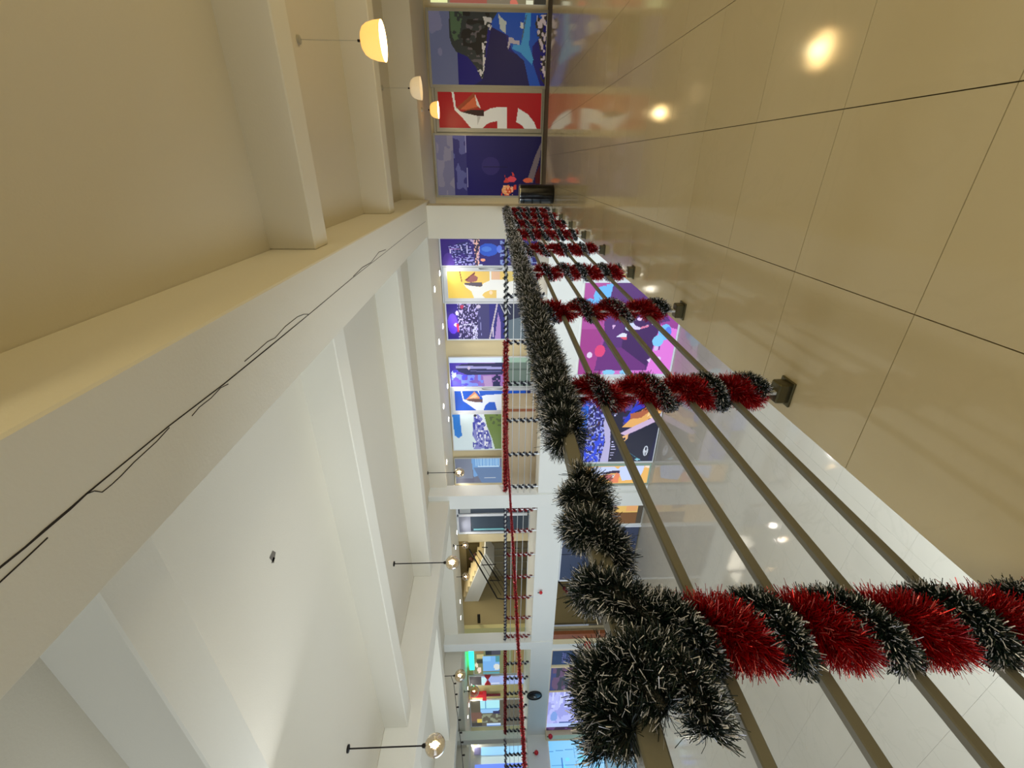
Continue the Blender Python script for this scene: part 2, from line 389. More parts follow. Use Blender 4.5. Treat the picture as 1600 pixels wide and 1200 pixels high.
def framed(kind, n, X0, X1, Z0, Z1, y, wd=.05, m=m_frame, dp=.07, handle=None, glass=True):
    nm = f'{kind}_{n}'; r = thing(nm, ((X0+X1)/2, y, Z0), kind='structure')
    g = MB(); g.bbox((X0-wd, y-.03, Z0-wd*.6), (X1+wd, y+dp-.03, Z0), .006).bbox((X0-wd, y-.03, Z1), (X1+wd, y+dp-.03, Z1+wd), .006)
    g.bbox((X0-wd, y-.03, Z0), (X0, y+dp-.03, Z1), .006).bbox((X1, y-.03, Z0), (X1+wd, y+dp-.03, Z1), .006); g.build('frame', m, r)
    box('pane', (X0, y+.012, Z0), (X1, y+.02, Z1), m_greenglass, r)
    if handle is not None:
        h = MB(); hx = handle; h.tube([(hx, y-.03, 1.15), (hx, y-.075, 1.2), (hx, y-.08, 1.5), (hx, y-.075, 1.85), (hx, y-.03, 1.9)], .014, 8); h.build('handle', m_dark, r, smooth=True)
    return r
W_, Gr = (226, 228, 226), (140, 138, 134)
# 1 rocky island over blue sea
sea = [('bg', (92, 98, 128)), ('n', (112, 112, 140), [(0, 100), (400, 100), (400, 1100), (0, 1100)], 90, 160, .62), ('r', (14, 10, 100), (395, 100, 1520, 1100)),
 ('p', (9, 5, 70), [(820, 330), (1000, 420), (1040, 620), (1230, 700), (1300, 1080), (560, 1080), (700, 1000)]),
 ('p', (14, 70, 160), [(800, 150), (1500, 150), (1440, 420), (1330, 560), (1340, 760), (1450, 1070), (1310, 1070), (1230, 740), (1070, 600), (1030, 430), (830, 330)]),
 ('p', (60, 140, 190), [(1240, 150), (1310, 150), (1290, 540), (1350, 720), (1330, 790), (1190, 640), (1080, 590), (1090, 540), (1190, 540)]),
 ('p', (40, 46, 48), [(310, 140), (305, 460), (330, 560), (380, 640), (520, 700), (620, 830), (690, 990), (715, 960), (745, 640), (760, 420), (800, 300), (840, 240), (900, 150)]),
 ('n', (70, 92, 66), [(320, 150), (480, 150), (420, 480), (330, 520)], 30, 50, .5), ('n', (86, 80, 84), [(480, 250), (780, 220), (740, 640), (700, 900), (560, 740), (450, 560)], 38, 30, .6),
 ('n', (20, 20, 24), [(480, 150), (800, 160), (740, 640), (600, 700), (430, 560)], 60, 55, .55),
 ('n', (190, 186, 182), [(700, 520), (765, 500), (740, 800), (700, 980), (640, 880), (715, 820)], 20, 30, .45), ('n', (180, 176, 170), [(720, 200), (830, 220), (820, 380), (740, 310)], 24, 26, .4),
 ('p', (170, 176, 168), [(905, 160), (940, 210), (1005, 260), (1000, 410), (930, 350)]), ('p', (190, 190, 180), [(1180, 260), (1220, 270), (1210, 350), (1175, 320)]),
 ('l', (70, 90, 110), (1250, 180), (1200, 470), 14), ('p', (170, 160, 165), [(1040, 450), (1100, 455), (1100, 480), (1175, 485), (1170, 540), (1060, 520), (1030, 600), (1020, 570)]),
 ('n', (50, 44, 40), [(1340, 170), (1520, 160), (1520, 1080), (1440, 960), (1430, 600), (1390, 420)], 40, 50, .42), ('n', (184, 170, 172), [(1380, 180), (1520, 160), (1520, 980), (1450, 900), (1440, 560), (1390, 420)], 26, 34, .58)]
o, b1 = poster('poster of a dark rocky island above deep blue sea, on the corridor end wall', (665, 0, 8), (60, 1505, 150, 1065), sea, m_print, res=9)
framed('window', 1, *b1, YD, .07)
# 2 red graphic
red = [('bg', (152, 8, 22)), ('gr', (150, 14, 22), (158, 8, 24), (128, 90, 500, 440)),
 ('p', (205, 205, 198), [(262, 90), (285, 90), (300, 240), (340, 280), (430, 300), (570, 320), (575, 280), (640, 245), (720, 230), (803, 230), (803, 480), (705, 480), (705, 372), (640, 385), (590, 410), (555, 445), (440, 445), (350, 330), (285, 265)]),
 ('p', (140, 60, 30), [(300, 250), (480, 95), (540, 240), (420, 270)]), ('p', (186, 88, 52), [(340, 262), (490, 130), (520, 230), (400, 262)]), ('p', (205, 200, 190), [(485, 100), (545, 250), (505, 220)]), ('p', (40, 12, 14), [(345, 285), (450, 262), (572, 260), (570, 325), (520, 325)]),
 ('p', (170, 168, 160), [(505, 330), (540, 330), (505, 420)]),
 ('p', (205, 205, 198), [(912, 240), (1010, 300), (1075, 380), (1105, 455), (985, 455), (950, 410), (893, 378)])]
o, b2 = poster('red poster with white curved letter shapes behind the smallest pendant lamp', (665, 130, 6.316), (128, 1138, 92, 445), red, m_print, res=6)
framed('door', 1, b2[0]-.11, b2[1]+.11, .04, b2[3]+.09, YD+.02, .07)
box('door_leaf', (b2[0]-.1, YD-.02, .05), (b2[1]+.1, YD+.01, b2[3]+.08), m_frame, bpy.data.objects['door_1'])
# 3 navy sea with flowers
navy = [('grad', (22, 16, 92), (12, 4, 62), (400, 1130)), ('r', (108, 106, 132), (0, 400, 290, 1200)), ('n', (126, 122, 140), [(120, 500), (290, 500), (290, 1110), (120, 1110)], 40, 90, .6),
 ('r', (46, 44, 104), (275, 500, 402, 1200)), ('n', (84, 86, 140), [(280, 520), (400, 520), (400, 1110), (280, 1110)], 40, 60, .55), ('l', (150, 150, 190), (400, 520), (412, 1105), 4),
 ('e', (40, 30, 96), (640, 810, 90, 90)), ('l', (10, 4, 50), (570, 820), (800, 820), 8), ('p', (104, 92, 96), [(1140, 560), (1125, 720), (1060, 980), (1000, 960), (1080, 700)]),
 ('p', (70, 10, 18), [(1125, 800), (1140, 980), (1090, 980), (1080, 900)]), ('n', (190, 60, 50), [(780, 900), (860, 870), (900, 950), (900, 1110), (740, 1110), (760, 1020)], 24, 24, .55),
 ('e', (212, 150, 96), (800, 1050, 50, 48)), ('e', (196, 76, 40), (820, 1055, 32, 34)), ('e', (206, 66, 80), (850, 940, 44, 30)), ('e', (196, 90, 60), (1010, 950, 48, 24)), ('n', (232, 170, 130), [(760, 1000), (860, 1000), (860, 1100), (760, 1100)], 14, 14, .7)]
o, b3 = poster('navy seascape poster with pink flowers, behind the black bin', (665, 130, 6.316), (110, 1135, 520, 1108), navy, m_print, res=7)
framed('window', 2, *b3, YD, .055)
# right-hand neighbour just inside the frame edge
nb = [('bg', (120, 112, 84)), ('r', (235, 240, 170), (20, -60, 270, 40)), ('r', (150, 84, 70), (300, -60, 760, 50)), ('r', (120, 110, 90), (760, -60, 1050, 60)), ('e', (200, 110, 90), (1100, 30, 50, 50)), ('r', (220, 220, 190), (1250, -10, 1340, 50)), ('r', (50, 48, 40), (1350, -60, 1500, 60))]
o, b4 = poster('lit shop window right of the island poster, with orange and yellow goods', (665, 0, 8), (60, 1505, -60, 45), nb, m_glow, res=10, name='shop_display', cat='shop display')
# 4 night city
city = [('grad', (52, 26, 120), (34, 26, 110), (90, 1010)), ('e', (70, 44, 140), (200, 440, 90, 140)), ('n', (30, 30, 96), [(210, 180), (520, 120), (620, 500), (300, 500)], 60, 40, .35), ('n', (150, 150, 215), [(210, 200), (540, 130), (620, 500), (300, 500)], 26, 13, .66),
 ('n', (180, 160, 200), [(520, 90), (640, 90), (640, 160), (540, 170)], 30, 22, .45), ('p', (52, 40, 74), [(600, 80), (700, 80), (680, 500), (620, 500)]), ('n', (224, 180, 170), [(600, 90), (700, 80), (680, 500), (620, 500)], 18, 26, .62),
 ('e', (40, 84, 200), (830, 250, 150, 100)), ('e', (70, 120, 220), (800, 240, 80, 40)), ('l', (190, 160, 190), (690, 240), (660, 420), 16), ('e', (232, 160, 130), (740, 410, 40, 22)), ('e', (200, 210, 240), (700, 490, 36, 10)), ('r', (170, 120, 190), (215, 235, 390, 248)), ('r', (200, 200, 235), (222, 240, 240, 310)), ('l', (200, 200, 240), (400, 190), (415, 260), 14), ('l', (190, 190, 235), (495, 190), (500, 300), 16),
 ('e', (90, 120, 230), (1000, 240, 40, 60)), ('n', (120, 140, 200), [(1010, 90), (1600, 90), (1600, 500), (1010, 500)], 60, 30, .66)]
o, b5 = poster('night city poster next to the first column, blue water in its middle', (680, 365, 10), (90, 1590, 72, 498), city, m_print, res=9)
framed('window', 3, *b5, YD, .05, m_wframe)
# 5 yellow door
yel = [('grad', (240, 205, 90), (222, 190, 110), (190, 900)), ('p', W_, [(440, 780), (470, 800), (700, 830), (760, 770), (830, 740), (880, 720), (1000, 715), (1300, 740), (1600, 860), (1600, 1010), (950, 1010), (955, 880), (850, 880), (760, 920), (730, 960), (780, 1010), (600, 1010), (560, 900), (480, 840)]),
 ('l', W_, (860, 590), (860, 740), 26), ('p', (218, 180, 150), [(885, 590), (1010, 590), (1010, 715), (885, 720)]), ('l', (100, 40, 40), (390, 590), (415, 745), 13), ('p', (110, 56, 60), [(460, 725), (620, 600), (625, 630), (560, 700), (520, 745)]), ('p', (150, 96, 96), [(480, 745), (560, 660), (600, 640), (670, 680), (650, 740), (560, 760)]), ('p', (92, 84, 96), [(455, 770), (600, 760), (730, 758), (735, 815), (700, 828), (560, 812), (465, 795)]),
 ('e', (240, 210, 180), (865, 920, 26, 30)), ('p', (206, 186, 110), [(1090, 600), (1600, 590), (1600, 800), (1300, 720), (1090, 760)])]
o, b6 = poster('yellow poster with a folded pink fan shape, on the upper gallery', (680, 365, 10), (195, 1600, 590, 1008), yel, m_print, res=7)
framed('door', 2, b6[0]-.13, b6[1]+.13, .05, b6[3]+.14, YD+.02, .05, m_wframe, handle=b6[1]+.08)
box('door_leaf', (b6[0]-.12, YD-.02, .06), (b6[1]+.12, YD+.01, b6[3]+.13), m_wframe, bpy.data.objects['door_2'])
# 6 second night city
city2 = [('grad', (44, 26, 130), (44, 50, 116), (60, 880)), ('e', (92, 56, 220), (130, 340, 60, 120)), ('p', (42, 36, 84), [(200, 110), (430, 110), (420, 520), (200, 520)]), ('n', (176, 168, 224), [(190, 110), (440, 110), (420, 520), (190, 520)], 9, 17, .63), ('e', (220, 200, 255), (185, 215, 18, 26)), ('e', (220, 200, 255), (165, 350, 20, 20)), ('p', (190, 40, 80), [(170, 340), (200, 340), (200, 440), (180, 440)]), ('p', (170, 50, 90), [(225, 120), (270, 130), (250, 170), (230, 160)]),
 ('p', (62, 60, 110), [(430, 110), (560, 110), (560, 520), (420, 520)]), ('l', (190, 190, 230), (220, 365), (410, 325), 5), ('l', (200, 200, 235), (230, 345), (400, 352), 4), ('l', (150, 150, 210), (450, 260), (462, 480), 5), ('e', (190, 180, 210), (435, 140, 26, 20)), ('n', (200, 200, 240), [(360, 350), (420, 350), (420, 520), (360, 520)], 8, 14, .5),
 ('l', (180, 172, 186), (650, 120), (560, 520), 18), ('l', (200, 190, 210), (600, 380), (600, 500), 10), ('p', (160, 130, 190), [(660, 210), (690, 320), (690, 520), (620, 520)]), ('p', (40, 44, 70), [(670, 110), (1020, 110), (1020, 520), (780, 520), (760, 300)]), ('l', (200, 205, 215), (690, 120), (770, 300), 7), ('l', (200, 205, 215), (740, 110), (800, 230), 7), ('l', (200, 205, 215), (770, 110), (810, 150), 6), ('p', (96, 112, 124), [(780, 300), (1020, 240), (1020, 520), (780, 520)])]
o, b7 = poster('purple night skyline poster with a stepped tower, right of the cream panel', (690, 460, 7.5), (65, 1030, 110, 522), city2, m_print, res=7)
framed('window', 4, *b7, YD, .05, m_wframe)
# 7 blue cloud and dark tower
blu = [('grad', (60, 46, 170), (150, 110, 180), (100, 560)), ('n', (110, 130, 230), [(110, 880), (500, 900), (480, 1080), (120, 1080)], 40, 34, .5), ('e', (190, 200, 255), (140, 930, 30, 40)), ('n', (70, 70, 210), [(110, 880), (420, 900), (430, 1080), (120, 1080)], 50, 30, .6), ('p', (170, 140, 190), [(480, 950), (580, 950), (590, 1075), (500, 1075)]),
 ('p', (40, 42, 86), [(160, 850), (240, 810), (690, 800), (1050, 800), (1050, 930), (300, 940), (200, 900)]), ('l', (150, 150, 205), (180, 845), (690, 862), 30), ('l', (46, 46, 84), (340, 818), (690, 816), 7), ('l', (110, 110, 170), (340, 895), (690, 900), 7), ('e', (190, 180, 210), (320, 860, 16, 20)), ('n', (30, 34, 80), [(580, 940), (690, 940), (690, 1075), (600, 1075)], 24, 22, .4),
 ('p', (104, 122, 116), [(745, 800), (1050, 800), (1050, 1075), (745, 1075)]), ('l', (80, 96, 92), (745, 880), (1050, 880), 20), ('r', (210, 225, 245), (60, 740, 700, 800)), ('r', (150, 180, 166), (700, 740, 1050, 800))]
o, b8 = poster('blue cloudy poster with a dark tower shape, left of the cream panel', (690, 460, 7.5), (98, 1040, 742, 1078), blu, m_print, res=7)
framed('window', 5, *b8, YD, .03, m_wframe)
# 8 blue door
bld = [('bg', (26, 84, 196)), ('p', (216, 224, 238), [(170, 105), (185, 105), (200, 190), (290, 210), (390, 225), (395, 180), (340, 105), (355, 105), (375, 160), (430, 145), (560, 140), (900, 160), (900, 210), (640, 180), (600, 180), (600, 310), (540, 305), (520, 222), (460, 220), (420, 255), (400, 305), (325, 305), (240, 240), (190, 205)]),
 ('p', (206, 140, 104), [(215, 195), (310, 110), (330, 130), (360, 165), (360, 185), (260, 195)]), ('p', (240, 190, 150), [(250, 180), (320, 130), (345, 170)]), ('p', (96, 70, 70), [(220, 190), (300, 182), (395, 190), (390, 220), (330, 222), (240, 205)]), ('p', (24, 40, 96), [(840, 100), (890, 100), (890, 150), (840, 150)])]
o, b9 = poster('blue poster with orange fan shape, beside the beige counter', (695, 595, 6.667), (106, 890, 104, 306), bld, m_print, res=5)
framed('door', 3, b9[0]-.12, b9[1]+.12, .05, b9[3]+.12, YD+.02, .05, m_wframe, handle=b9[1]+.08)
box('door_leaf', (b9[0]-.11, YD-.02, .06), (b9[1]+.11, YD+.01, b9[3]+.11), m_wframe, bpy.data.objects['door_3'])
# 9 mountain poster
mtn = [('bg', (200, 216, 222)), ('p', (44, 120, 206), [(90, 350), (165, 350), (172, 520), (180, 560), (140, 590), (100, 560)]), ('p', (104, 128, 64), [(410, 345), (590, 345), (590, 710), (520, 710), (490, 600), (440, 470)]), ('n', (80, 96, 60), [(460, 350), (590, 350), (590, 480), (480, 440)], 30, 20, .55),
 ('p', (120, 124, 190), [(310, 350), (350, 350), (400, 400), (440, 480), (480, 600), (490, 700), (290, 710), (330, 640), (285, 560), (300, 450)]), ('n', (60, 66, 160), [(300, 380), (400, 400), (490, 640), (490, 705), (290, 710), (290, 480)], 22, 26, .5), ('n', (214, 218, 236), [(310, 350), (410, 350), (460, 560), (440, 690), (340, 640)], 16, 20, .58), ('e', (40, 44, 60), (320, 360, 14, 12))]
o, b10 = poster('poster of a blue rocky peak with green slope, above the beige counter', (695, 595, 6.667), (88, 890, 348, 715), mtn, m_print, res=6)
framed('window', 6, *b10, YD, .04, m_wframe)
# 10 lit window with blue curtain
cur = [('bg', (104, 108, 128)), ('gr', (104, 112, 132), (120, 130, 150), (110, 810, 290, 1060)), ('p', (110, 160, 214), [(280, 810), (570, 810), (570, 900), (300, 1000)]), ('p', (96, 124, 164), [(300, 900), (600, 900), (600, 1060), (380, 1060)])]
for k in range(14): cur.append(('l', (170, 210, 240), (330+k*18, 812), (330+k*18, 880), 7))
cur += [('l', (220, 240, 250), (350, 888), (560, 888), 7), ('l', (190, 200, 210), (390, 1005), (600, 1012), 4), ('r', (96, 98, 120), (620, 900, 870, 1050)), ('r', (96, 98, 120), (110, 1010, 300, 1060))]
o, b11 = poster('lit grey-blue shop window behind a striped curtain, right of the second column', (695, 595, 6.667), (112, 880, 808, 1060), cur, m_glow, res=7, name='shop_display', cat='shop display')
framed('window', 7, *b11, YD, .04, m_frame)

# lower hall prints (plane of the fascia)
YP = YF-.03
led = [('bg', (150, 62, 150)), ('p', (172, 74, 158), [(0, 130), (380, 140), (300, 900), (0, 900)]), ('p', (158, 56, 140), [(0, 600), (330, 600), (260, 1110), (0, 1110)]), ('e', (104, 184, 250), (275, 270, 105, 95)), ('p', (104, 184, 250), [(300, 160), (380, 150), (365, 250), (330, 340)]), ('e', (104, 184, 250), (130, 350, 65, 55)),
 ('p', (84, 40, 116), [(380, 140), (760, 140), (1090, 520), (980, 540), (900, 1050), (260, 1050), (290, 900), (350, 700), (320, 540)]), ('p', (60, 20, 92), [(560, 480), (960, 500), (970, 620), (880, 1050), (560, 800)]), ('p', (104, 40, 124), [(290, 800), (560, 800), (880, 1000), (880, 1048), (265, 1048)]),
 ('p', (222, 120, 220), [(985, 560), (1240, 620), (1240, 1110), (890, 1110), (900, 1050)]), ('p', (204, 110, 200), [(360, 1050), (900, 1050), (890, 1120), (340, 1120)]), ('e', (112, 190, 250), (1050, 640, 75, 85)), ('e', (124, 200, 252), (985, 730, 66, 62)), ('e', (90, 130, 240), (1085, 640, 40, 60)), ('e', (210, 190, 235), (975, 810, 24, 28)), ('e', (220, 200, 245), (1030, 925, 30, 24)), ('p', (225, 210, 245), [(890, 935), (935, 915), (925, 970)]), ('e', (90, 40, 120), (1015, 805, 10, 24)),
 ('e', (220, 64, 124), (305, 835, 62, 66)), ('e', (226, 206, 240), (185, 878, 33, 33)), ('e', (130, 200, 240), (440, 1075, 75, 32)), ('e', (130, 200, 240), (650, 1075, 75, 34)),
 ('e', (200, 216, 246), (630, 580, 60, 44)), ('p', (214, 206, 240), [(670, 560), (700, 570), (760, 590), (840, 555), (850, 575), (740, 608), (660, 605)]), ('p', (216, 120, 160), [(760, 580), (850, 560), (846, 582), (750, 606)]), ('e', (60, 30, 100), (628, 592, 8, 12)), ('p', (220, 226, 250), [(470, 690), (540, 645), (600, 650), (600, 690)]), ('p', (220, 84, 110), [(530, 690), (605, 684), (605, 716), (570, 716)]), ('p', (220, 180, 230), [(415, 560), (460, 560), (430, 605)]), ('e', (224, 200, 240), (730, 500, 30, 18)), ('e', (224, 220, 240), (905, 552, 24, 10)), ('p', (232, 222, 244), [(580, 430), (650, 470), (600, 474)])]
for a, b, d in ((-50, 1200, 0),): pass
o, c1 = poster('large purple lit screen with blue dots on the lower wall', (900, 420, 6.667), (62, 1190, 145, 1095), led, m_led, YP, 7, name='display_screen', cat='screen', zfix=(-3.70, -1.0))
led_t = thing('window_8', ((c1[0]+c1[1])/2, YF, ZL), kind='structure')
g = MB(); g.bbox((c1[0]-.08, YF-.05, ZL), (c1[0], YF+.02, -.95)).bbox((c1[1], YF-.05, ZL), (c1[1]+.08, YF+.02, -.95)).bbox((c1[0], YF-.05, ZL), (c1[1], YF+.02, -3.70)); g.build('frame', m_wframe, led_t)
bc = [('bg', (16, 14, 60)), ('r', (18, 96, 220), (60, 200, 215, 530)), ('n', (40, 40, 130), [(215, 200), (480, 200), (480, 830), (215, 830)], 20, 24, .4), ('n', (150, 160, 236), [(215, 210), (430, 210), (430, 830), (215, 830)], 14, 15, .6), ('n', (40, 70, 220), [(215, 520), (420, 520), (420, 830), (215, 830)], 26, 26, .6), ('n', (60, 26, 56), [(330, 240), (440, 240), (420, 520), (330, 500)], 30, 40, .5),
 ('p', (176, 172, 214), [(400, 330), (470, 480), (495, 650), (490, 830), (400, 830), (430, 620), (390, 440)]), ('l', (190, 190, 230), (450, 200), (440, 400), 12), ('p', (14, 12, 46), [(475, 200), (560, 200), (600, 500), (560, 830), (495, 830), (490, 640), (470, 480)]),
 ('n', (70, 60, 150), [(560, 200), (830, 200), (800, 330), (600, 460)], 30, 26, .5), ('p', (20, 50, 200), [(600, 420), (660, 330), (720, 230), (820, 250), (800, 290), (690, 340), (640, 440)]), ('p', (226, 170, 96), [(590, 480), (690, 380), (830, 280), (900, 190), (1060, 170), (1040, 330), (930, 360), (820, 430), (700, 480)]), ('p', (170, 92, 60), [(660, 350), (760, 330), (850, 280), (860, 330), (780, 390), (670, 400)]), ('n', (240, 206, 150), [(860, 190), (1060, 170), (1040, 320), (820, 430), (860, 330)], 20, 16, .5), ('p', (200, 176, 210), [(580, 540), (720, 470), (900, 390), (1040, 330), (960, 420), (740, 520), (640, 560)]), ('n', (226, 176, 120), [(590, 580), (680, 540), (670, 640), (600, 640)], 20, 18, .35),
 ('p', (12, 16, 44), [(700, 560), (900, 450), (1000, 420), (930, 830), (560, 830), (600, 660)]), ('l', (60, 130, 150), (720, 740), (860, 825), 4), ('e', (190, 230, 240), (815, 808, 12, 12)), ('e', (120, 190, 210), (815, 808, 30, 8))]
for yy, ww in ((232, 26), (258, 30), (285, 34), (318, 44), (345, 34), (362, 20), (620, 16), (645, 30), (668, 40), (695, 50), (730, 40), (755, 34), (790, 14)): bc.append(('r', (196, 196, 240), (490 if yy < 400 else 505, yy, (490 if yy < 400 else 505)+ww, yy+8)))
bc += [('e', (190, 200, 214), (892, 720, 26, 52)), ('e', (16, 20, 50), (892, 700, 12, 20)), ('e', (16, 20, 50), (896, 745, 10, 18)), ('l', (220, 226, 234), (870, 690), (910, 760), 6)]
o, c2 = poster('dark blue and gold city night poster on the lower wall', (880, 590, 6.316), (70, 985, 215, 828), bc, m_led, YP, 6, zfix=(-3.70, -1.0), seed=3)
framed('window', 9, c2[0], c2[1], -3.70, -1.0, YF-.02, .05, m_wframe)
yl = [('bg', (232, 180, 96)), ('p', (196, 210, 246), [(60, 100), (360, 100), (430, 140), (470, 100), (800, 80), (850, 100), (830, 200), (800, 300), (720, 320), (520, 340), (470, 240), (400, 200), (160, 240), (100, 300), (0, 330), (0, 120)]), ('l', (110, 80, 90), (100, 380), (120, 240), 12), ('p', (40, 24, 60), [(165, 205), (360, 165), (465, 170), (460, 215), (330, 215), (170, 225)]), ('p', (180, 100, 100), [(200, 240), (360, 225), (410, 290), (330, 350), (240, 300)]), ('p', (224, 216, 216), [(360, 230), (410, 250), (380, 300), (340, 270)]), ('p', (226, 130, 90), [(410, 200), (470, 220), (460, 380), (340, 370)]), ('p', (240, 220, 200), [(850, 80), (960, 90), (950, 130), (860, 120)])]
o, c3 = poster('small yellow poster next to the gold city poster, lower wall', (930, 720, 10.91), (-250, 930, 92, 385), yl, m_lit, YP, 9, zfix=(-3.66, -1.2))
framed('door', 4, c3[0]-.06, c3[1]+.1, -3.72, -1.05, YF-.01, .05, m_frame)
# lower shop, left of second column: lit brown shop, navy door
br = [('bg', (216, 170, 90)), ('r', (226, 186, 100), (460, 745, 790, 880)), ('r', (224, 164, 104), (600, 745, 780, 860)), ('r', (150, 100, 90), (250, 740, 440, 800)), ('l', (30, 24, 30), (300, 800), (430, 824), 14), ('r', (112, 74, 32), (200, 885, 800, 1080)), ('r', (64, 56, 42), (795, 740, 900, 1080))]
o, c4 = poster('warm orange lit shop opening beside the lower column', (930, 720, 10.91), (-400, 880, 742, 1075), br, m_glow, YP, 10, name='shop_display', cat='shop display', zfix=(-3.72, -.96))
def panel(px0, px1, py0, py1, m, val=YD-.04, th=.04, name='panel', parent=None, axis='y'):
    X0, X1, Z0, Z1 = wrect((0, 0, 1), (px0, px1, py0, py1), axis, val)
    a = (X0, val, Z0) if axis == 'y' else (val, X0, Z0); b = (X1, val+th, Z1) if axis == 'y' else (val-th, X1, Z1)
    return box(name, a, b, m, parent, base=None if parent is not None else ((a[0]+b[0])/2, (a[1]+b[1])/2, Z0))
x0 = at(930, 905, 'y', YF)[0]; x1 = at(930, 821, 'y', YF)[0]
d5 = thing('door_5', ((x0+x1)/2, YF, ZL), kind='structure')
box('door_leaf', (x0+.06, YF-.03, ZL+.04), ((x0+x1)/2-.02, YF+.02, -.96), m_navy, d5, bev=.008); box('door_leaf', ((x0+x1)/2+.02, YF-.03, ZL+.04), (x1-.06, YF+.02, -.96), m_navy, d5, bev=.008)
g = MB(); g.box((x0, YF-.06, ZL), (x0+.06, YF+.02, -.94)).box((x1-.06, YF-.06, ZL), (x1, YF+.02, -.94)).box((x0, YF-.06, -.97), (x1, YF+.02, -.935)); g.build('frame', m_wframe, d5)
S(box('wall_lower', (x1, YF+.0, ZL), (c4[0], YF+.05, -.93), m_white))
# recess with skirting and timber strip
for z, h, m in ((-2.38, .07, m_cream), (-2.60, .05, m_cream)): box('skirting', (-18.4, 15.14, z), (-14.3, 15.2, z+h), m, bpy.data.objects['wall_lower'])
xa, xb = at(900, 995, 'y', YF+.12)[0], at(900, 988, 'y', YF+.12)[0]
S(box('trim_2', (xa, YF+.04, ZL), (xb, YF+.2, -.935), m_wood, bev=.006))
S(box('wall_lower', (-18.5, YF+.03, ZL), (xa, YF+.18, -.935), m_cream))
for u, v in ((986, 983), (980, 978)): S(box('trim_3', (at(900, u, 'y', YF+.6)[0], YF+.5, ZL), (at(900, v, 'y', YF+.6)[0], YF+.6, -.935), m_cream, bev=.004))
lr = thing('handrail', (-15.4, 11.8, ZL), 'dark stair rail with red tinsel scraps in the lower recess', 'railing'); P0, P1 = at(872, 908, 'y', 11.8), at(905, 945, 'y', 11.8)
MB().tube([P0, P1], .03, 6).build('rail', m_dark, lr); 
for t in (.15, .5, .9):
    P = P0+(P1-P0)*t; MB().tube([P, (P[0], P[1], ZL)], .015, 6).build('baluster', m_dark, lr)
gr_ = MB()
for t in (.3, .42, .7, .8): P = P0+(P1-P0)*t; gr_.lathe([(0, -.09), (.08, -.03), (.1, .03), (0, .09)], P, 7)
tag(gr_.build('garland', m_garred, base=P0), 'red tinsel scrap wound on the lower recess rail', 'garland')
# lower left posters
nv = [('bg', (10, 8, 56)), ('n', (20, 22, 66), [(50, 80), (200, 80), (200, 230), (50, 230)], 40, 40, .5), ('p', (84, 78, 72), [(360, 90), (480, 90), (480, 190), (400, 180), (350, 120)])]
o, n1 = poster('navy poster with small pale lettering under the far fascia', (850, 1000, 6), (50, 800, 92, 222), nv, m_lit, YP, 10, zfix=(-3.6, -.95))
cu = bpy.data.curves.new('lettering', 'FONT'); cu.body = 'enter\ntain\nment'; cu.size = .36; cu.space_line = .72; cu.extrude = .003; cu.align_x = 'LEFT'
lo_ = bpy.data.objects.new('lettering', cu); C.objects.link(lo_)
m_let = mat('pale_letters', (96, 100, 150), .5, emit=(96, 100, 150), es=.5); cu.materials.append(m_let)
dg = bpy.context.evaluated_depsgraph_get(); me = bpy.data.meshes.new_from_object(lo_.evaluated_get(dg)); bpy.data.objects.remove(lo_)
lo_ = bpy.data.objects.new('lettering', me); C.objects.link(lo_); lo_.parent = o
lo_.rotation_euler = (math.pi/2, 0, 0); lo_.location = Vector((n1[0]+.12, YP-.012, -1.55))-o.location; 
dr = [('bg', (40, 14, 20)), ('r', (48, 40, 92), (20, 240, 110, 480)), ('n', (90, 50, 80), [(60, 240), (260, 240), (240, 470), (60, 470)], 34, 40, .6), ('n', (74, 16, 22), [(200, 250), (520, 250), (520, 470), (200, 470)], 60, 50, .45), ('l', (120, 90, 110), (190, 250), (230, 290), 5)]
o, n2 = poster('dark maroon poster in the middle of the lower left trio', (850, 1000, 6), (40, 800, 252, 462), dr, m_lit, YP, 12, zfix=(-3.6, -.95))
lv = [('bg', (150, 150, 220)), ('n', (176, 178, 238), [(20, 480), (900, 480), (900, 760), (20, 760)], 70, 60, .5), ('n', (196, 200, 244), [(60, 480), (500, 480), (500, 620), (60, 620)], 26, 30, .66), ('e', (120, 150, 216), (110, 700, 50, 45)), ('l', (60, 70, 140), (30, 765), (900, 742), 6), ('r', (176, 196, 240), (0, 768, 900, 800)), ('r', (46, 24, 60), (0, 802, 900, 850)), ('n', (90, 60, 110), [(0, 802), (900, 802), (900, 850), (0, 850)], 60, 12, .6), ('l', (50, 110, 130), (220, 778), (300, 774), 7)]
o, n3 = poster('pale lavender poster with a dark lower band, left of the trio', (850, 1000, 6), (15, 800, 480, 850), lv, m_lit, YP, 12, zfix=(-3.6, -.95))
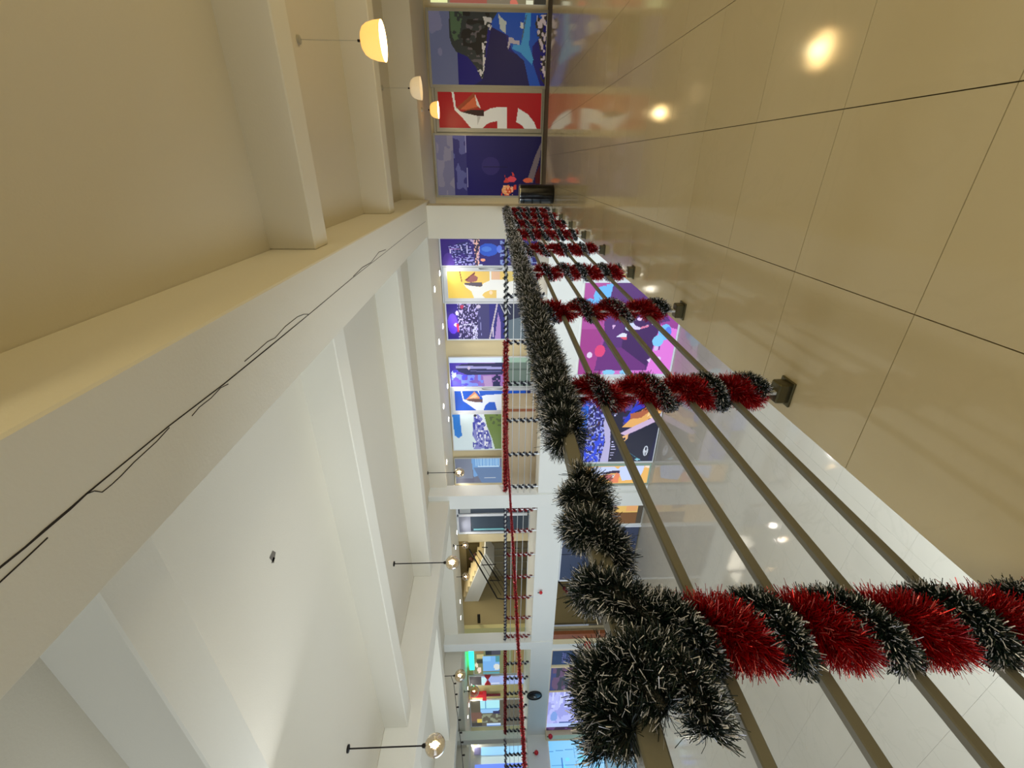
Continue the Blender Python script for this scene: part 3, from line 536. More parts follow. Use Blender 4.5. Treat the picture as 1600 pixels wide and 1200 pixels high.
# left lower big blue glazing
bl = [('bg', (150, 212, 250)), ('gr', (120, 196, 246), (170, 220, 250), (840, 1150, 990, 1210)), ('l', (60, 130, 200), (850, 1168), (985, 1160), .8), ('l', (80, 150, 210), (850, 1188), (985, 1186), .7), ('l', (60, 120, 200), (878, 1178), (878, 1210), 1.6), ('l', (90, 160, 220), (900, 1160), (902, 1200), .8), ('l', (90, 160, 220), (925, 1155), (926, 1200), .8), ('l', (245, 250, 255), (851, 1183), (856, 1177), 3), ('n', (120, 220, 250), [(880, 1160), (940, 1160), (940, 1200), (880, 1200)], 12, 9, .55)]
Y0 = 8.0
o = print_mesh('shop_display', Y0, 11.0, -3.7, -1.05, XL+.02, (858, 950, 1152, 1260), bl, m_led, 1, axis='x'); tag(o, 'bright blue lit glazing on the lower left side', 'shop display')
box('shop_display', (XL-.01, 3.0, -3.7), (XL+.02, 7.8, -1.05), m_bluelit, base=(XL, 5.4, -3.7)); tag(C.objects[-1] if False else bpy.data.objects['shop_display.004'] if 'shop_display.004' in bpy.data.objects else o, None)
for o_ in C.objects:
    if o_.name.startswith('shop_display') and 'label' not in o_: tag(o_, 'second blue glazing further toward the viewer, lower left', 'shop display')

# ------------------------------------------------------------------ upper left shops
w8 = thing('window_10', (-12.6, YD, 0), kind='structure')
panel(716, 829, 790, 803, mat('glass_grey', (74, 84, 98), .15), YD-.03, .03, 'pane', w8); panel(717, 829, 806, 832, mat('glass_blue', (66, 78, 92), .15), YD-.03, .03, 'pane', w8)
panel(714, 824, 803, 806.5, m_wframe, YD-.09, .08, 'mullion', w8); panel(712, 716.5, 788, 833, m_wframe, YD-.09, .08, 'head', w8); panel(716, 829, 831.5, 833.5, m_wframe, YD-.09, .08, 'jamb', w8)
panel(717, 735.5, 807, 831, mat('pale_blind', (134, 138, 156), .5), YD-.05, .02, 'blind', w8); panel(718, 735, 791, 802, mat('paler_blind', (176, 182, 186), .5), YD-.05, .02, 'blind', w8)
panel(740, 790, 826, 828, mat('cyan_glass_edge', (120, 176, 184), .2, emit=(110, 170, 180), es=.3), YD-.06, .02, 'ledge', w8)
S(panel(731, 829, 834, 846, m_cream, YD-.0, .06, 'trim_1'))
# staircase in the stairwell behind
st = thing('staircase', (-17, 15.5, ZL), 'white concrete stair flight with dark rails behind the second bay', 'staircase')
m_step = mat('step_paint', (214, 200, 160), .7)
YS = 15.6
A = at(752, 866, 'y', YS); B = at(721, 940, 'y', YS); n = 9
dX = (B[0]-A[0])/n; dZ = (B[2]-A[2])/n
for k in range(n):
    box('step', (A[0]+dX*k, YS, A[2]+dZ*(k-1)), (A[0]+dX*(k+1), YS+1.2, A[2]+dZ*k), m_step, st)
sv = []
for q in ((A[0]-dX*.5, A[2]-dZ*1.6), (B[0]+dX*4, B[2]+dZ*3), (B[0]+dX*4, B[2]+dZ*4-dZ*7), (A[0]+dX*2, A[2]-dZ*5)): sv += [(q[0], YS-.06, q[1]), (q[0], YS+1.2, q[1])]
MB().add(sv, [(0, 2, 4, 6), (1, 7, 5, 3), (0, 1, 3, 2), (2, 3, 5, 4), (4, 5, 7, 6), (6, 7, 1, 0)]).build('stringer', m_white, st)
def tb(nm, p, q, r, Y_, par, m=m_dark, Y2=None):
    MB().tube([at(*p, 'y', Y_), at(*q, 'y', Y2 or Y_)], r, 6).build(nm, m, par)
tb('rail', (733, 858), (777, 935), .035, 14.6, st); tb('rail', (748, 860), (779, 906), .03, 15.2, st); tb('rail', (777, 935), (792, 937), .03, 14.6, st)
for p, q in (((742, 862), (783, 930)), ((750, 860), (788, 925)), ((758, 868), (792, 920)), ((765, 872), (795, 915))): tb('cable', p, q, .012, 14.6, st)
for p, q in (((752, 883), (775, 882)), ((765, 907), (782, 907)), ((753, 855), (762, 855.5)), ((792, 856), (810, 857))): tb('post', p, q, .022, 14.6, st)
hf = thing('landing_wall', (-15.5, 14.6, 0), 'grey panelled landing wall behind the stair rails', 'wall panel')
panel(760, 828, 848, 900, mat('grey_olive', (150, 142, 118), .5), 16.9, .05, 'panel_sheet', hf)
for yy in (858, 868, 878, 890): panel(762, 828, yy, yy+.8, m_frame, 16.86, .03, 'rib', hf)
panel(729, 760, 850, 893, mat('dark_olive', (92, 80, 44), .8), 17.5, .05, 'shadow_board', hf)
tag(panel(746, 750.5, 961, 974, m_dark, 14.2, .05, 'wall_speaker'), 'small dark wall box on the stairwell wall', 'wall box')
# tree-like dark wreath
wr = MB()
for k in range(16):
    a = rng.uniform(0, 6.28); r = rng.uniform(0, .42); P = at(743, 874, 'y', 16.6)+np.array([r*math.cos(a), rng.uniform(-.05, .05), r*math.sin(a)]); wr.lathe([(0, -.1), (.1, 0), (0, .1)], P, 6)
tag(wr.build('wreath', mat('wreath_brown', (60, 22, 14), .7), base=at(743, 874, 'y', 16.6)), 'dark red-brown wreath hanging behind the stair rails', 'wreath')

# left bay shopfront displays (third bay)
P1_ = [('bg', (130, 112, 70)), ('r', (120, 124, 84), (30, 150, 1371, 820)), ('r', (150, 120, 80), (380, 190, 600, 260)), ('r', (196, 186, 130), (420, 270, 620, 380)), ('r', (56, 60, 48), (430, 400, 580, 520)), ('r', (36, 42, 52), (670, 170, 830, 300)), ('r', (70, 70, 86), (830, 170, 1050, 300)), ('e', (240, 226, 200), (420, 560, 40, 60)), ('e', (246, 224, 208), (490, 700, 55, 80)), ('r', (120, 180, 240), (585, 320, 1040, 740)), ('r', (140, 200, 250), (600, 330, 790, 460)), ('r', (86, 130, 170), (790, 320, 800, 470)), ('r', (80, 150, 160), (940, 340, 1030, 500)), ('l', (90, 130, 170), (600, 466, ), (800, 466), 8), ('l', (90, 130, 180), (600, 600), (800, 600), 8), ('e', (222, 226, 220), (960, 620, 80, 90)), ('r', (90, 160, 170), (600, 745, 1040, 800))]
o, q1 = poster('brightly lit shop window with pale blue panels under the green light', (720, 1005, 17.14), (350, 1850, 170, 810), P1_, m_glow, YD-.03, 26, name='shop_display', cat='shop display')
P2_ = [('bg', (160, 180, 232)), ('r', (70, 64, 66), (230, 880, 550, 1110)), ('r', (196, 240, 244), (550, 900, 680, 1090)), ('r', (230, 236, 250), (550, 1050, 1040, 1075)), ('e', (240, 240, 230), (280, 1080, 16, 30)), ('r', (150, 160, 196), (840, 850, 1040, 900))]
o, q2 = poster('dark and pale blue shop window with a red bow', (720, 1005, 17.14), (240, 1850, 875, 1100), P2_, m_glow, YD-.03, 22, name='shop_display', cat='shop display')
P3_ = [('bg', (90, 84, 66)), ('r', (176, 240, 250), (465, 440, 900, 600)), ('r', (150, 200, 246), (465, 600, 900, 720)), ('l', (90, 150, 200), (590, 440), (580, 600), 20), ('r', (110, 180, 226), (465, 600, 900, 628)), ('p', (40, 40, 90), [(760, 680), (900, 660), (900, 740), (760, 740)]), ('r', (116, 84, 70), (240, 700, 480, 900)), ('r', (214, 190, 80), (375, 845, 475, 930)), ('n', (140, 146, 120), [(480, 740), (920, 740), (920, 950), (480, 950)], 60, 40, .5), ('r', (48, 46, 44), (250, 950, 480, 1020)), ('r', (196, 222, 250), (590, 965, 930, 1045)), ('l', (110, 150, 220), (600, 1020), (930, 1020), 14)]
o, q3 = poster('shop window with bright blue panes and a yellow sign', (720, 1065, 15), (240, 1620, 430, 1030), P3_, m_glow, YD-.03, 22, name='shop_display', cat='shop display')
for k, q in enumerate((q1, q2, q3)): framed('window', 11+k, q[0], q[1], .05, q[3], YD, .06, m_wframe)
gt = panel(733, 740.5, 1015, 1047, m_green, YD-.14, .1, 'neon_tube'); tag(gt, 'glowing green light box over the third bay shop', 'light')
bow = MB(); c = at(762, 1062, 'y', YD-.1)
for s in (-1, 1): bow.add([c+np.array(v) for v in [(0, -.03, 0), (s*.42, -.06, .17), (s*.42, .02, .17), (s*.42, -.06, -.17), (s*.42, .02, -.17), (0, .03, 0)]], [(0, 1, 3), (0, 5, 2, 1), (0, 3, 4, 5), (1, 2, 4, 3), (5, 4, 2)])
tag(bow.build('bow', m_redobj, base=c), 'red bow on the third bay shop window', 'decoration')
rs = thing('hanging_sign', at(748, 1088, 'y', YD-.1), 'red T-shaped hanging sign in the third bay', 'sign')
panel(735, 758, 1085, 1090.5, m_redobj, YD-.1, .155, 'board', rs); panel(754, 760, 1081, 1095, m_redobj, YD-.12, .05, 'crossbar', rs); panel(760, 782, 1085, 1088, m_garred, YD-.1, .04, 'ribbon', rs)
# left gallery back wall displays (plane x)
XW = XLB+.06
for (a, b, c_, d, col, em) in ((752, 835, 1166, 1178, (150, 205, 246), .8), (741, 751, 1168, 1179, (120, 118, 160), .3), (752, 835, 1181, 1192, (200, 222, 226), .6), (742, 835, 1193, 1206, (110, 140, 240), .8)):
    tag(panel(a, b, c_, d, mat('left_display', col, .4, emit=col, es=em), XW, .03, 'shop_display', axis='x'), {1166: 'pale blue display on the far left gallery wall, upper strip', 1168: 'small purple-grey display beside the pale blue one, far left', 1181: 'whitish display strip on the far left gallery wall', 1193: 'strong blue display at the very left end'}[c_], 'shop display')

# beige counter behind the far rail
k = thing('counter', (-9.3, 12.6, 0), 'long beige counter behind the far gallery railing', 'counter')
box('front_panel', (-11.4, 12.3, .0), (-7.15, 12.36, 1.16), m_beige, k, bev=.01); box('side_panel', (-7.15, 12.3, 0), (-7.1, 13.2, 1.16), m_beige, k, bev=.005); box('top', (-11.4, 12.28, 1.16), (-7.08, 13.2, 1.20), m_beige, k, bev=.008); box('stripe', (-7.3, 12.29, .1), (-7.2, 12.3, 1.14), m_wood, k)

# ------------------------------------------------------------------ near balustrade
XRL = -.95; PY_ = [.60, 1.76, 3.03, 4.30, 5.57, 6.84, 8.11, 9.38, 10.55]
ba = thing('balustrade', (XRL, 5, 0), 'steel balustrade with four rails along the near corridor edge', 'railing')
box('handrail', (XRL-.03, -.9, 1.08), (XRL+.03, 11.1, 1.13), m_steel, ba, bev=.004)
for z in (.27, .475, .68, .89): box('rail', (XRL-.042, -.9, z-.014), (XRL-.018, 11.1, z+.014), m_steel, ba, bev=.003)
for y in [-.56]+PY_:
    p = box('post', (XRL-.008, y-.024, .0), (XRL+.008, y+.024, 1.08), m_satin, ba, bev=.002)
    g = MB(); g.bbox((XRL-.05, y-.035, 0), (XRL+.05, y+.035, .065), .006).bbox((XRL-.062, y-.05, 0), (XRL+.062, y+.05, .012), .003); g.build('post_shoe', m_base, p)
    for z in (.27, .475, .68, .89): box('rail_clip', (XRL-.036, y-.012, z-.012), (XRL-.004, y+.012, z+.012), m_base, p, bev=.002)

# ------------------------------------------------------------------ tinsel
GREEN_D = lin((12, 34, 32)); GREEN_D2 = lin((5, 12, 13)); WHITE = lin((230, 234, 255)); RED1 = lin((165, 6, 18)); RED2 = lin((84, 2, 8)); RED_GLINT = lin((240, 120, 130))
def resample(P, step):
    P = np.asarray(P, float); d = np.r_[0, np.cumsum(np.linalg.norm(np.diff(P, axis=0), axis=1))]; n = max(2, int(d[-1]/step)); t = np.linspace(0, d[-1], n)
    return np.stack([np.interp(t, d, P[:, i]) for i in range(3)], 1), d[-1]
def tinsel(P, rad, dens, wid, red=False, seed=0, core=.34, wf=None):
    r_ = np.random.default_rng(seed); Q, Ltot = resample(P, .01); T_ = np.gradient(Q, axis=0); T_ /= np.linalg.norm(T_, axis=1)[:, None]
    dn = np.broadcast_to(dens, (len(Q),)) if np.ndim(dens) else np.full(len(Q), dens)
    n = int(dn.mean()*Ltot); pr = dn/dn.sum(); i = r_.choice(len(Q), n, p=pr)
    rd = np.broadcast_to(rad, (len(Q),))[i] if np.ndim(rad) else np.full(n, rad)
    wd = np.broadcast_to(wid, (len(Q),))[i] if np.ndim(wid) else np.full(n, wid)
    c = Q[i]+T_[i]*r_.uniform(-.005, .005, n)[:, None]
    v = r_.normal(size=(n, 3)); v -= (v*T_[i]).sum(1)[:, None]*T_[i]; v /= np.linalg.norm(v, axis=1)[:, None]
    v += T_[i]*r_.normal(0, .26, n)[:, None]+r_.normal(0, .12, (n, 3)); v /= np.linalg.norm(v, axis=1)[:, None]
    Ln = rd*r_.uniform(.72, 1.1, n)
    s = np.cross(v, r_.normal(size=(n, 3))); s /= np.linalg.norm(s, axis=1)[:, None]
    bend = r_.normal(0, .10, (n, 3))*Ln[:, None]
    p0 = c; p1 = c+v*(Ln*(.62 if red else .77))[:, None]; p2 = c+v*Ln[:, None]+bend
    h = s*(wd/2)[:, None]; ht = h*(1. if red else 1.35)
    V = np.stack([p0-h*.6, p0+h*.6, p1-h, p1+h, p2-ht*.8, p2+ht*.8], 1).reshape(-1, 3)
    b = np.arange(n)*6
    Qd = np.stack([np.stack([b, b+1, b+3, b+2], 1), np.stack([b+2, b+3, b+5, b+4], 1)], 1).reshape(-1, 4)
    fc = np.zeros((n, 2, 3)); t = r_.uniform(0, 1, n)[:, None]
    if red: fc[:, 0] = RED2*(1-t)+RED1*t; fc[:, 1] = RED1*(.7+.6*t); m = r_.random(n) < .12; fc[m, 1] = RED_GLINT  # a few tips painted pale as sparkle on the foil
    else: fc[:, 0] = GREEN_D2*(1-t)+GREEN_D*t; wt = (r_.random(n) < (wf or np.clip(.24+(wd-.0016)*60, .24, .45))); fc[:, 1] = np.where(wt[:, None], WHITE*(.7+.4*t), GREEN_D*(.6+.8*t))
    fc = fc.reshape(-1, 3)
    # core
    mb = MB(); Qc = Q[::4] if len(Q) > 12 else Q; rc = (np.broadcast_to(rad, (len(Q),))[::4] if len(Q) > 12 else np.broadcast_to(rad, (len(Q),)))*core
    mb.tube(Qc, rc, 6, False); Vc = np.concatenate(mb.v); Fc = np.array(mb.f)+len(V)
    return np.concatenate([V, Vc]), np.concatenate([Qd, Fc]), np.concatenate([fc, np.tile(RED2 if red else GREEN_D2, (len(Fc), 1))])
def garland(name, parts, base, label, group=None, red=False):
    V, Q, Cc = [], [], []; n = 0
    for v, q, c in parts: V.append(v); Q.append(q+n); Cc.append(c); n += len(v)
    V = np.concatenate(V)-np.array(base)
    me = mesh_quads(name, V, np.concatenate(Q), np.concatenate(Cc), m_redfoil if red else m_tinsel)
    o = bpy.data.objects.new(name, me); C.objects.link(o); o.location = base; return tag(o, label, 'garland', group)
def helix_y(y0, y1, pitch, r, ph=0, x=XRL, z=1.105, n=40, dz=0, dx=0):
    m = max(8, int(abs(y1-y0)/pitch*n)); t = np.linspace(0, 1, m); y = y0+(y1-y0)*t; a = ph+2*math.pi*(y-y0)/pitch
    return np.stack([x+dx+r*np.cos(a), y, z+dz+r*np.sin(a)], 1)
def helix_z(z0, z1, pitch, r, ph, x, y, wob=0):
    m = max(8, int(abs(z1-z0)/pitch*30)); t = np.linspace(0, 1, m); z = z0+(z1-z0)*t; a = ph+2*math.pi*(z-z0)/pitch; a = a+wob*(np.sin(9.3*z+ph*3)+.6*np.sin(21*z+ph))
    return np.stack([x+r*np.cos(a), y+r*np.sin(a), z], 1)
# handrail, far part: from the far column to a hand's length past the second post
parts = []
for y0, y1, de, wd, st_ in ((1.36, 2.3, 13000, .0017, 1), (2.3, 3.8, 7500, .0025, 2), (3.8, 6.0, 3200, .0045, 3), (6.0, 11.0, 1500, .0075, 4)):
    parts.append(tinsel(helix_y(y0, y1, .115, .036, (y0*46.5) % 6.28), .072, de, wd, seed=st_, core=.25))
garland('tinsel_garland', parts, (XRL, 6, 1.1), 'long white-tipped green tinsel garland coiled tightly along the far handrail')
# handrail, near part: looser, with a thick bunch around the nearest post
G2 = [tinsel(helix_y(.70, 1.11, .22, .046, 1.2), .060, 15000, .0016, seed=11),
      tinsel(helix_y(.80, 1.10, .16, .040, 4.0), .052, 12000, .0016, seed=12)]
pth = [(XRL-.05, .70, 1.12), (XRL+.03, .66, 1.07), (XRL+.05, .60, 1.03)]
G2.append(tinsel([(XRL+.02, .72, 1.15), (XRL+.06, .66, 1.10), (XRL+.05, .60, 1.03), (XRL+.0, .56, .99)], .06, 15500, .0016, seed=13))
G2.append(tinsel([(XRL+.03, .535, 1.03), (XRL+.07, .51, 1.09), (XRL+.02, .50, 1.17), (XRL-.05, .485, 1.17), (XRL-.07, .45, 1.10)], .066, 15500, .0016, seed=14))
G2.append(tinsel([(XRL+.06, .50, 1.07), (XRL+.065, .465, 1.01), (XRL+.05, .43, .995), (XRL+.03, .40, 1.0)], .055, 15500, .0016, seed=15))
G2.append(tinsel([(XRL-.01, .47, 1.17), (XRL-.0, .44, 1.19), (XRL-.03, .40, 1.185)], .05, 15500, .0016, seed=16))
G2.append(tinsel([(XRL-.02, .56, 1.16), (XRL+.0, .50, 1.185), (XRL+.01, .445, 1.175), (XRL+.035, .405, 1.14)], .060, 15500, .0016, seed=17))
G2.append(tinsel([(XRL+.05, .53, 1.12), (XRL+.055, .47, 1.10), (XRL+.05, .43, 1.07)], .058, 15500, .0016, seed=18))
garland('tinsel_garland', G2, (XRL, .8, 1.1), 'loose white-tipped green tinsel garland bunched at the nearest post top')
# posts
ordn = ['nearest', 'second nearest', 'third', 'fourth', 'fifth', 'sixth', 'seventh', 'eighth', 'farthest']
for i, y in enumerate(PY_):
    near = i < 2; de = [10500, 8500, 4500, 2800, 2000, 1400, 1100, 900, 800][i]; wd = [.0019, .0022, .0032, .0045, .006, .0075, .009, .010, .011][i]
    z0 = .10 if i else -.0; pr = .215; zt = 1.0
    ph = [.6, 2.2, 1.0, 3.0, 4.4, .3, 2.0, 5.0, 1.1][i]
    rp = helix_z(z0+.02, zt, pr, .034, ph, XRL, y); gp = helix_z(z0+.04, zt+.03, pr*(1, 1.15, 1.3, .9, 1.1, 1, 1, 1, 1)[i], .060, ph+3.2, XRL, y, .55)
    garland('tinsel_garland', [tinsel(rp, .060, de*1.3, wd, True, seed=30+i, core=.22), tinsel(rp+np.array([0, 0, .045]), .056, de*1.0, wd, True, seed=60+i, core=.22)], (XRL, y, 0), f'red tinsel garland wound round the {ordn[i]} post of the near balustrade', 'red tinsel on the posts', True)
    garland('tinsel_garland', [tinsel(gp, .039, de*1.5, wd, False, seed=90+i, core=.25)], (XRL, y, 0.01), f'white-tipped green tinsel twisted with the red on the {ordn[i]} near post', 'green tinsel on the posts')

ORD = ['first', 'second', 'third', 'fourth', 'fifth', 'sixth', 'seventh', 'eighth', 'ninth', 'tenth', 'eleventh', 'twelfth', 'thirteenth', 'fourteenth', 'fifteenth', 'sixteenth', 'seventeenth', 'eighteenth']
# ------------------------------------------------------------------ far gallery railings
def far_rail(x0, x1, label, posts, pm, group):
    r = thing('balustrade', ((x0+x1)/2, YF+.06, 0), label, 'railing')
    MB().tube([(x0, YF+.06, 1.1), (x1, YF+.06, 1.1)], .028, 8).build('handrail', m_satin, r, smooth=True)
    for z in (.27, .475, .68, .89): MB().tube([(x0, YF+.04, z), (x1, YF+.04, z)], .012, 6).build('rail', m_satin, r, smooth=True)
    for x in posts: box('post', (x-.024, YF+.05, 0), (x+.024, YF+.066, 1.08), m_satin, r)
    for k_, x in enumerate(posts):
        o = bpy.data.objects.new('tinsel_garland', pm); C.objects.link(o); o.location = (x, YF+.058, .03)
        tag(o, group[0] % ORD[k_], 'garland', group[1])
def knobby(V0, m, red, seed):
    r_ = np.random.default_rng(seed); P = helix_z(.05, 1.04, .19, .045, 0, 0, 0); P = P[np.arange(len(P)) % 30 < 24] if False else P
    v, q, c = tinsel(P, .052, 420, .016, red, seed); me = mesh_quads('tinsel_garland', v, q, c, m); return me
pm_d = knobby(0, colmat('dark_foil', .5), False, 5)
for d_ in pm_d.color_attributes['Col'].data: d_.color = tuple(lin((26, 28, 44)))+(1,)
pm_r = knobby(0, m_redfoil, True, 6)
far_rail(-9.93, -1.66, 'far gallery balustrade in the first bay, behind the beige counter front', [-1.87, -3.14, -4.475, -5.77, -7.055, -8.34, -9.68], pm_d, ('small dark tinsel twist on the %s far railing post counted from the first column', 'dark tinsel on first bay posts'))
far_rail(-18.06, -10.55, 'far gallery balustrade in the second bay, in front of the stair', [-10.70, -11.70, -12.9, -14.1, -15.28, -16.54, -17.75], pm_r, ('small red tinsel twist on the %s far railing post beyond the second column', 'red tinsel on second bay posts'))
far_rail(XL+.05, -18.6, 'far gallery balustrade in the third bay, in front of lit shops', [-19.66, -20.79, -22.02, -23.11, -24.25, -25.33], pm_d, ('small dark tinsel twist on the %s far railing post beyond the third column', 'dark tinsel on third bay posts'))
lr2 = thing('balustrade', (XL-.06, 8, 0), 'left gallery balustrade at the far left end', 'railing')
MB().tube([(XL-.06, 3, 1.1), (XL-.06, YF, 1.1)], .028, 8).build('handrail', m_satin, lr2)
for z in (.27, .475, .68, .89): MB().tube([(XL-.05, 3, z), (XL-.05, YF, z)], .012, 6).build('rail', m_satin, lr2)
for k_, y in enumerate((10.55, 10.1, 9.0, 7.7, 6.4)):
    box('post', (XL-.066, y-.024, 0), (XL-.05, y+.024, 1.08), m_satin, lr2); o = bpy.data.objects.new('tinsel_garland', pm_d); C.objects.link(o); o.location = (XL-.058, y, .03); tag(o, 'small dark tinsel twist on the '+ORD[k_]+' left gallery post from the corner', 'garland', 'dark tinsel on left gallery posts')
def xgar(x0, x1, label, pitch, r, rad, dens, red, col=None, seed=0):
    m = max(8, int(abs(x1-x0)/pitch*16)); t = np.linspace(0, 1, m); x = x0+(x1-x0)*t; a = 2*math.pi*(x-x0)/pitch
    P = np.stack([x, YF+.06+r*np.cos(a), 1.1+r*np.sin(a)], 1); v, q, c = tinsel(P, rad, dens, .014, red, seed)
    if col is not None: c = c*0+lin(col)*(.6+.8*np.random.default_rng(1).random((len(c), 1)))
    me = mesh_quads('tinsel_garland', v-np.array([(x0+x1)/2, YF+.06, 1.1]), q, c, m_redfoil if red else m_tinsel); o = bpy.data.objects.new('tinsel_garland', me); C.objects.link(o); o.location = ((x0+x1)/2, YF+.06, 1.1); tag(o, label, 'garland')
xgar(-1.7, -4.35, 'dark green tinsel spiral on the far handrail beside the first column', .17, .035, .045, 500, False, (34, 42, 48), 1)
xgar(-4.4, -9.85, 'bright red tinsel on the far handrail of the first bay', .14, .03, .08, 900, True, None, 2)
xgar(-10.6, -18.0, 'purple-black tinsel spiral on the second bay handrail', .2, .035, .045, 450, False, (50, 46, 70), 3)
xgar(-18.65, -25.6, 'dark red tinsel on the third bay handrail', .16, .03, .07, 500, True, None, 4)
P = helix_z(0, 1, .2, .03, 0, 0, 0); m = 300; t = np.linspace(3.2, 11.2, m); a = t*30
v, q, c = tinsel(np.stack([XL-.06+.03*np.cos(a), t, 1.1+.03*np.sin(a)], 1), .06, 500, .015, False, 9); c = lin((96, 70, 92))*(.5+np.random.default_rng(2).random((len(c), 1)))
me = mesh_quads('tinsel_garland', v-np.array([XL, 7, 1.1]), q, c, m_tinsel); o = bpy.data.objects.new('tinsel_garland', me); C.objects.link(o); o.location = (XL, 7, 1.1); tag(o, 'purple-brown tinsel on the left gallery handrail', 'garland')
# red garland strung straight across the hall
A_ = at(788, 640, 'y', YF+.02); B_ = at(824, 1290, 'z', 1.12); t = np.linspace(0, 1, 300)[:, None]
P = A_+(B_-A_)*t; P[:, 2] -= (.02*np.sin(math.pi*t[:, 0])); v, q, c = tinsel(P, .030, 1100, .006, True, 21, core=.6)
me = mesh_quads('tinsel_garland', v-A_, q, c, m_redfoil); o = bpy.data.objects.new('tinsel_garland', me); C.objects.link(o); o.location = A_; tag(o, 'thin red garland strung straight across the open hall', 'garland')

# ------------------------------------------------------------------ lamps
def globe(px, py, rod, zc, rad, label, main=False):
    if zc < 3.2: P = at(px, py, 'y', 12.2); G = P
    else: P = at(*rod, 'z', zc); G = at(px, py, 'y', P[1])
    zg = G[2]; x, y = P[0], P[1]
    r = thing('globe_pendant', (x, y, zg), label, 'lamp', 'glass globe pendants in the hall')
    g = MB(); g.lathe([(0, zc), (.055, zc), (.055, zc-.022), (.012, zc-.03)], (x, y, 0), 16); g.build('canopy', m_dark, r, smooth=False)
    MB().tube([(x, y, zc-.02), (x, y, zg+rad)], .011, 8).build('rod', m_dark, r)
    MB().lathe([(.012, zg+rad+.05), (.03, zg+rad+.03), (.035, zg+rad-.015), (.0, zg+rad-.02)], (x, y, 0), 12).build('cap', m_dark, r)
    a = np.linspace(-math.pi/2, math.pi/2, 14); MB().lathe([(max(rad*math.cos(t), 1e-4), zg+rad*math.sin(t)) for t in a], (x, y, 0), 24).build('glass_globe', m_globe, r, smooth=True)
    for dx, dz in (((-.035, .0), (.035, .01)) if main else ((0, 0),)):
        MB().lathe([(1e-4, zg-.03+dz), (.026, zg-.015+dz), (.03, zg+.012+dz), (.012, zg+.04+dz), (.010, zg+.07+dz)], (x+dx, y, 0), 10).build('bulb', m_bulb, r, smooth=True)
globe(680, 1166, (543, 1170), 3.70, .157, 'largest glass globe pendant, lowest in the picture corner', True)
globe(707, 878, (615, 881), 3.70, .157, 'glass globe pendant in the middle of the hall on a black rod', True)
globe(718, 738, (668, 739), 3.70, .165, 'glass globe pendant in front of the curtained shop window', True)
globe(728, 901, (691, 902), 3.70, .16, 'glass globe pendant in front of the white stair flight')
globe(727, 852, (716, 852), 3.12, .13, 'tiny glass globe pendant in front of the stairwell shop')
globe(734, 1003, (707, 1006), 3.12, .17, 'glass globe pendant in front of the third column')
globe(719, 1055, (677, 1057), 3.70, .20, 'bright glass globe pendant before the third bay shops', True)
globe(741, 1080, (718, 1081), 3.12, .25, 'glass globe pendant beside the red hanging sign')
globe(743, 1160, (724, 1160), 3.12, .16, 'small far glass globe pendant at the left gallery corner')
def bowl(x, y, z1, label, mt, rad, h, zc=3.7, on=True):
    r = thing('bowl_pendant', (x, y, z1), label, 'lamp', 'bowl pendants over the corridor')
    MB().lathe([(0, zc), (.05, zc), (.045, zc-.03), (.01, zc-.04)], (x, y, 0), 14).build('canopy', m_frame, r)
    MB().tube([(x, y, zc-.03), (x, y, z1+h)], .004, 6).build('cord', m_frame, r)
    MB().tube([(x, y, z1+h-.005), (x, y, z1+h+.045)], .014, 8).build('lampholder', m_dark, r)
    pr = [(.015, h), (rad*.45, h*.97), (rad*.68, h*.86), (rad*.84, h*.66), (rad*.95, h*.36), (rad, 0)]; inn = [(rad*.97, .0), (rad*.92, h*.36), (rad*.81, h*.63), (rad*.64, h*.83), (rad*.4, h*.93), (.001, h*.95)]
    MB().lathe([(a, z1+b) for a, b in pr], (x, y, 0), 32).build('lamp_shade', mt, r, smooth=True)
    MB().lathe([(a, z1+b) for a, b in inn], (x, y, 0), 32).build('inner_reflector', m_bowl_in if on else m_shade2, r, smooth=True)
    if not on: return
    d = bpy.data.lights.new('bowl_light', 'POINT'); d.energy = 4; d.color = WARM; d.shadow_soft_size = .08; l = bpy.data.objects.new('bowl_light', d); C.objects.link(l); l.location = (x, y, z1-.05)
z_ = [at(599, 64, 'y', 6.51)[2], at(658, 138, 'y', 10.83)[2], at(685, 172, 'y', 12.3)[2]]
bowl(1.30, 6.51, z_[0], 'nearest glowing bowl pendant over the corridor', m_shade, .205, .26)
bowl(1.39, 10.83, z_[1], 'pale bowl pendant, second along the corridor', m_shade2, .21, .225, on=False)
bowl(1.15, 12.3, z_[2], 'glowing bowl pendant in front of the red poster', m_shade, .18, .20, 3.12)
# recessed downlights under the edge soffit and their dark sockets
nd = 0
for (px, py) in [(679, 452), (687, 427), (692, 510), (686, 534), (700, 600), (693, 635), (701, 655), (698, 722), (711, 753), (714, 832), (712, 855), (719, 940), (720, 965), (731, 1075), (735, 1052), (733, 1098), (731, 1120), (738, 1137)]:
    P = at(px, py, 'z', 3.10); P[1] = min(P[1], 13.6); nd += 1; r = thing('downlight', (P[0], P[1], 3.10), 'bright downlight under the far gallery soffit, '+ORD[nd-1]+' from the first column', 'lamp', 'downlights under the far gallery soffit')
    d = bpy.data.lights.new('downlight_lamp', 'SPOT'); d.energy = 26; d.color = (1, .95, .86); d.spot_size = 2.6; d.spot_blend = .6; d.shadow_soft_size = .05; l = bpy.data.objects.new('downlight_lamp', d); C.objects.link(l); l.location = (P[0], P[1], 3.08)
    MB().lathe([(.001, 3.098), (.085, 3.098), (.085, 3.12)], (P[0], P[1], 0), 12).build('lens', m_spot, r); MB().lathe([(.086, 3.095), (.10, 3.095), (.105, 3.12)], (P[0], P[1], 0), 12).build('trim_ring', m_white, r)
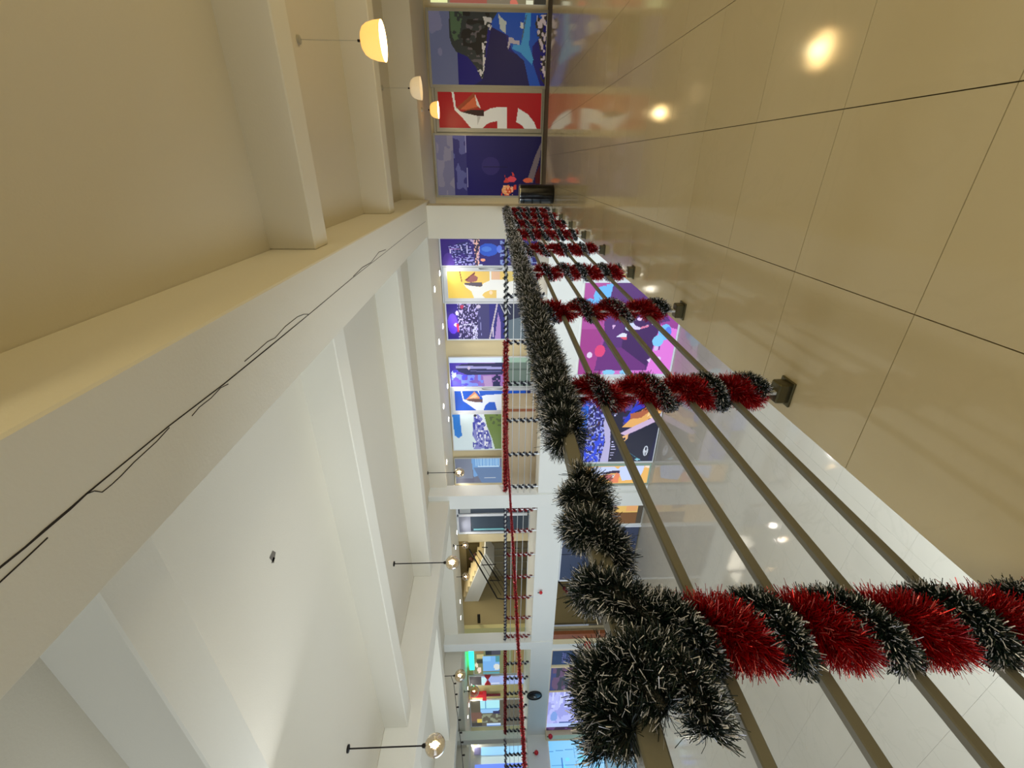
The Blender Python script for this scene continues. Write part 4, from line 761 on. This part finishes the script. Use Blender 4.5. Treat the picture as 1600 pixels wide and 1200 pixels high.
# festoon cable with little bulbs along the second long beam
fs = thing('string_lights', at(707, 1062, 'x', -10.05), 'dark cable of tiny bulbs hanging beside the second long beam', 'lights')
pts = [(705, 1057), (709, 1068), (711, 1085), (713, 1105), (716, 1125), (718, 1145), (720, 1160), (722, 1180), (725, 1215)]
P = np.array([at(a, b, 'x', -10.05) for a, b in pts]); MB().tube(P, .006, 5).build('cable', m_dark, fs)
for q in P[1:-1]: MB().lathe([(.001, -.03), (.018, -.012), (.014, .015), (.008, .03)], q-np.array([0, 0, .03]), 8).build('bulb', m_dark, fs)

# ------------------------------------------------------------------ small things
bn = thing('waste_bin', (-.62, 11.0, 0), 'black cylindrical bin standing beside the end column', 'bin')
x, y = -.62, 11.0; zt = at(811, 300, 'y', 11.0)[2]
MB().lathe([(.001, 0), (.205, 0), (.21, .02), (.21, zt-.03)], (x, y, 0), 36).build('body', m_black, bn, smooth=True)
MB().lathe([(.212, zt-.03), (.214, zt), (.19, zt+.005), (.185, zt-.03)], (x, y, 0), 36).build('rim', m_rim, bn, smooth=True)
MB().lathe([(.001, zt-.06), (.188, zt-.06)], (x, y, 0), 24).build('lid', m_black, bn)
sp = thing('round_speaker', at(835, 1087, 'y', YF-.03), 'black round speaker mounted on the white fascia', 'speaker'); c = at(835, 1087, 'y', YF-.03)
MB().lathe([(.001, -.06), (.12, -.055), (.30, -.02), (.34, .03)], c, 24, 1).build('cone', m_black, sp, smooth=True); MB().lathe([(.34, .03), (.36, -.02), (.30, -.03), (.29, -.01)], c, 24, 1).build('ring', m_dark, sp, smooth=True); MB().lathe([(.001, -.08), (.05, -.07), (.06, -.05)], c, 12, 1).build('cap', m_rim, sp, smooth=True)
for px, py, s, lab in ((845, 926, .07, 'small red bow on the white fascia of the second bay'), (860, 1151, .12, 'red bauble at the corner of the far fascia'), (838, 1176, .11, 'round red bauble on the left gallery fascia'), (918, 1008, .16, 'red tinsel knot on the lower white column')):
    ax, v_ = ('y', YF-.08) if py < 1150 else ('x', XL+.08)
    if py == 1151: ax, v_ = 'y', YF-.3
    P = at(px, py, ax, v_); r = thing('ornament', P, lab, 'ornament'); k = MB()
    k.lathe([(.001, -s), (s*.7, -s*.7), (s, 0), (s*.7, s*.7), (.001, s)], P, 12).build('ball', m_redobj, r, smooth=True); MB().lathe([(.02, s), (.02, s+.05)], P, 6).build('cap', m_dark, r)
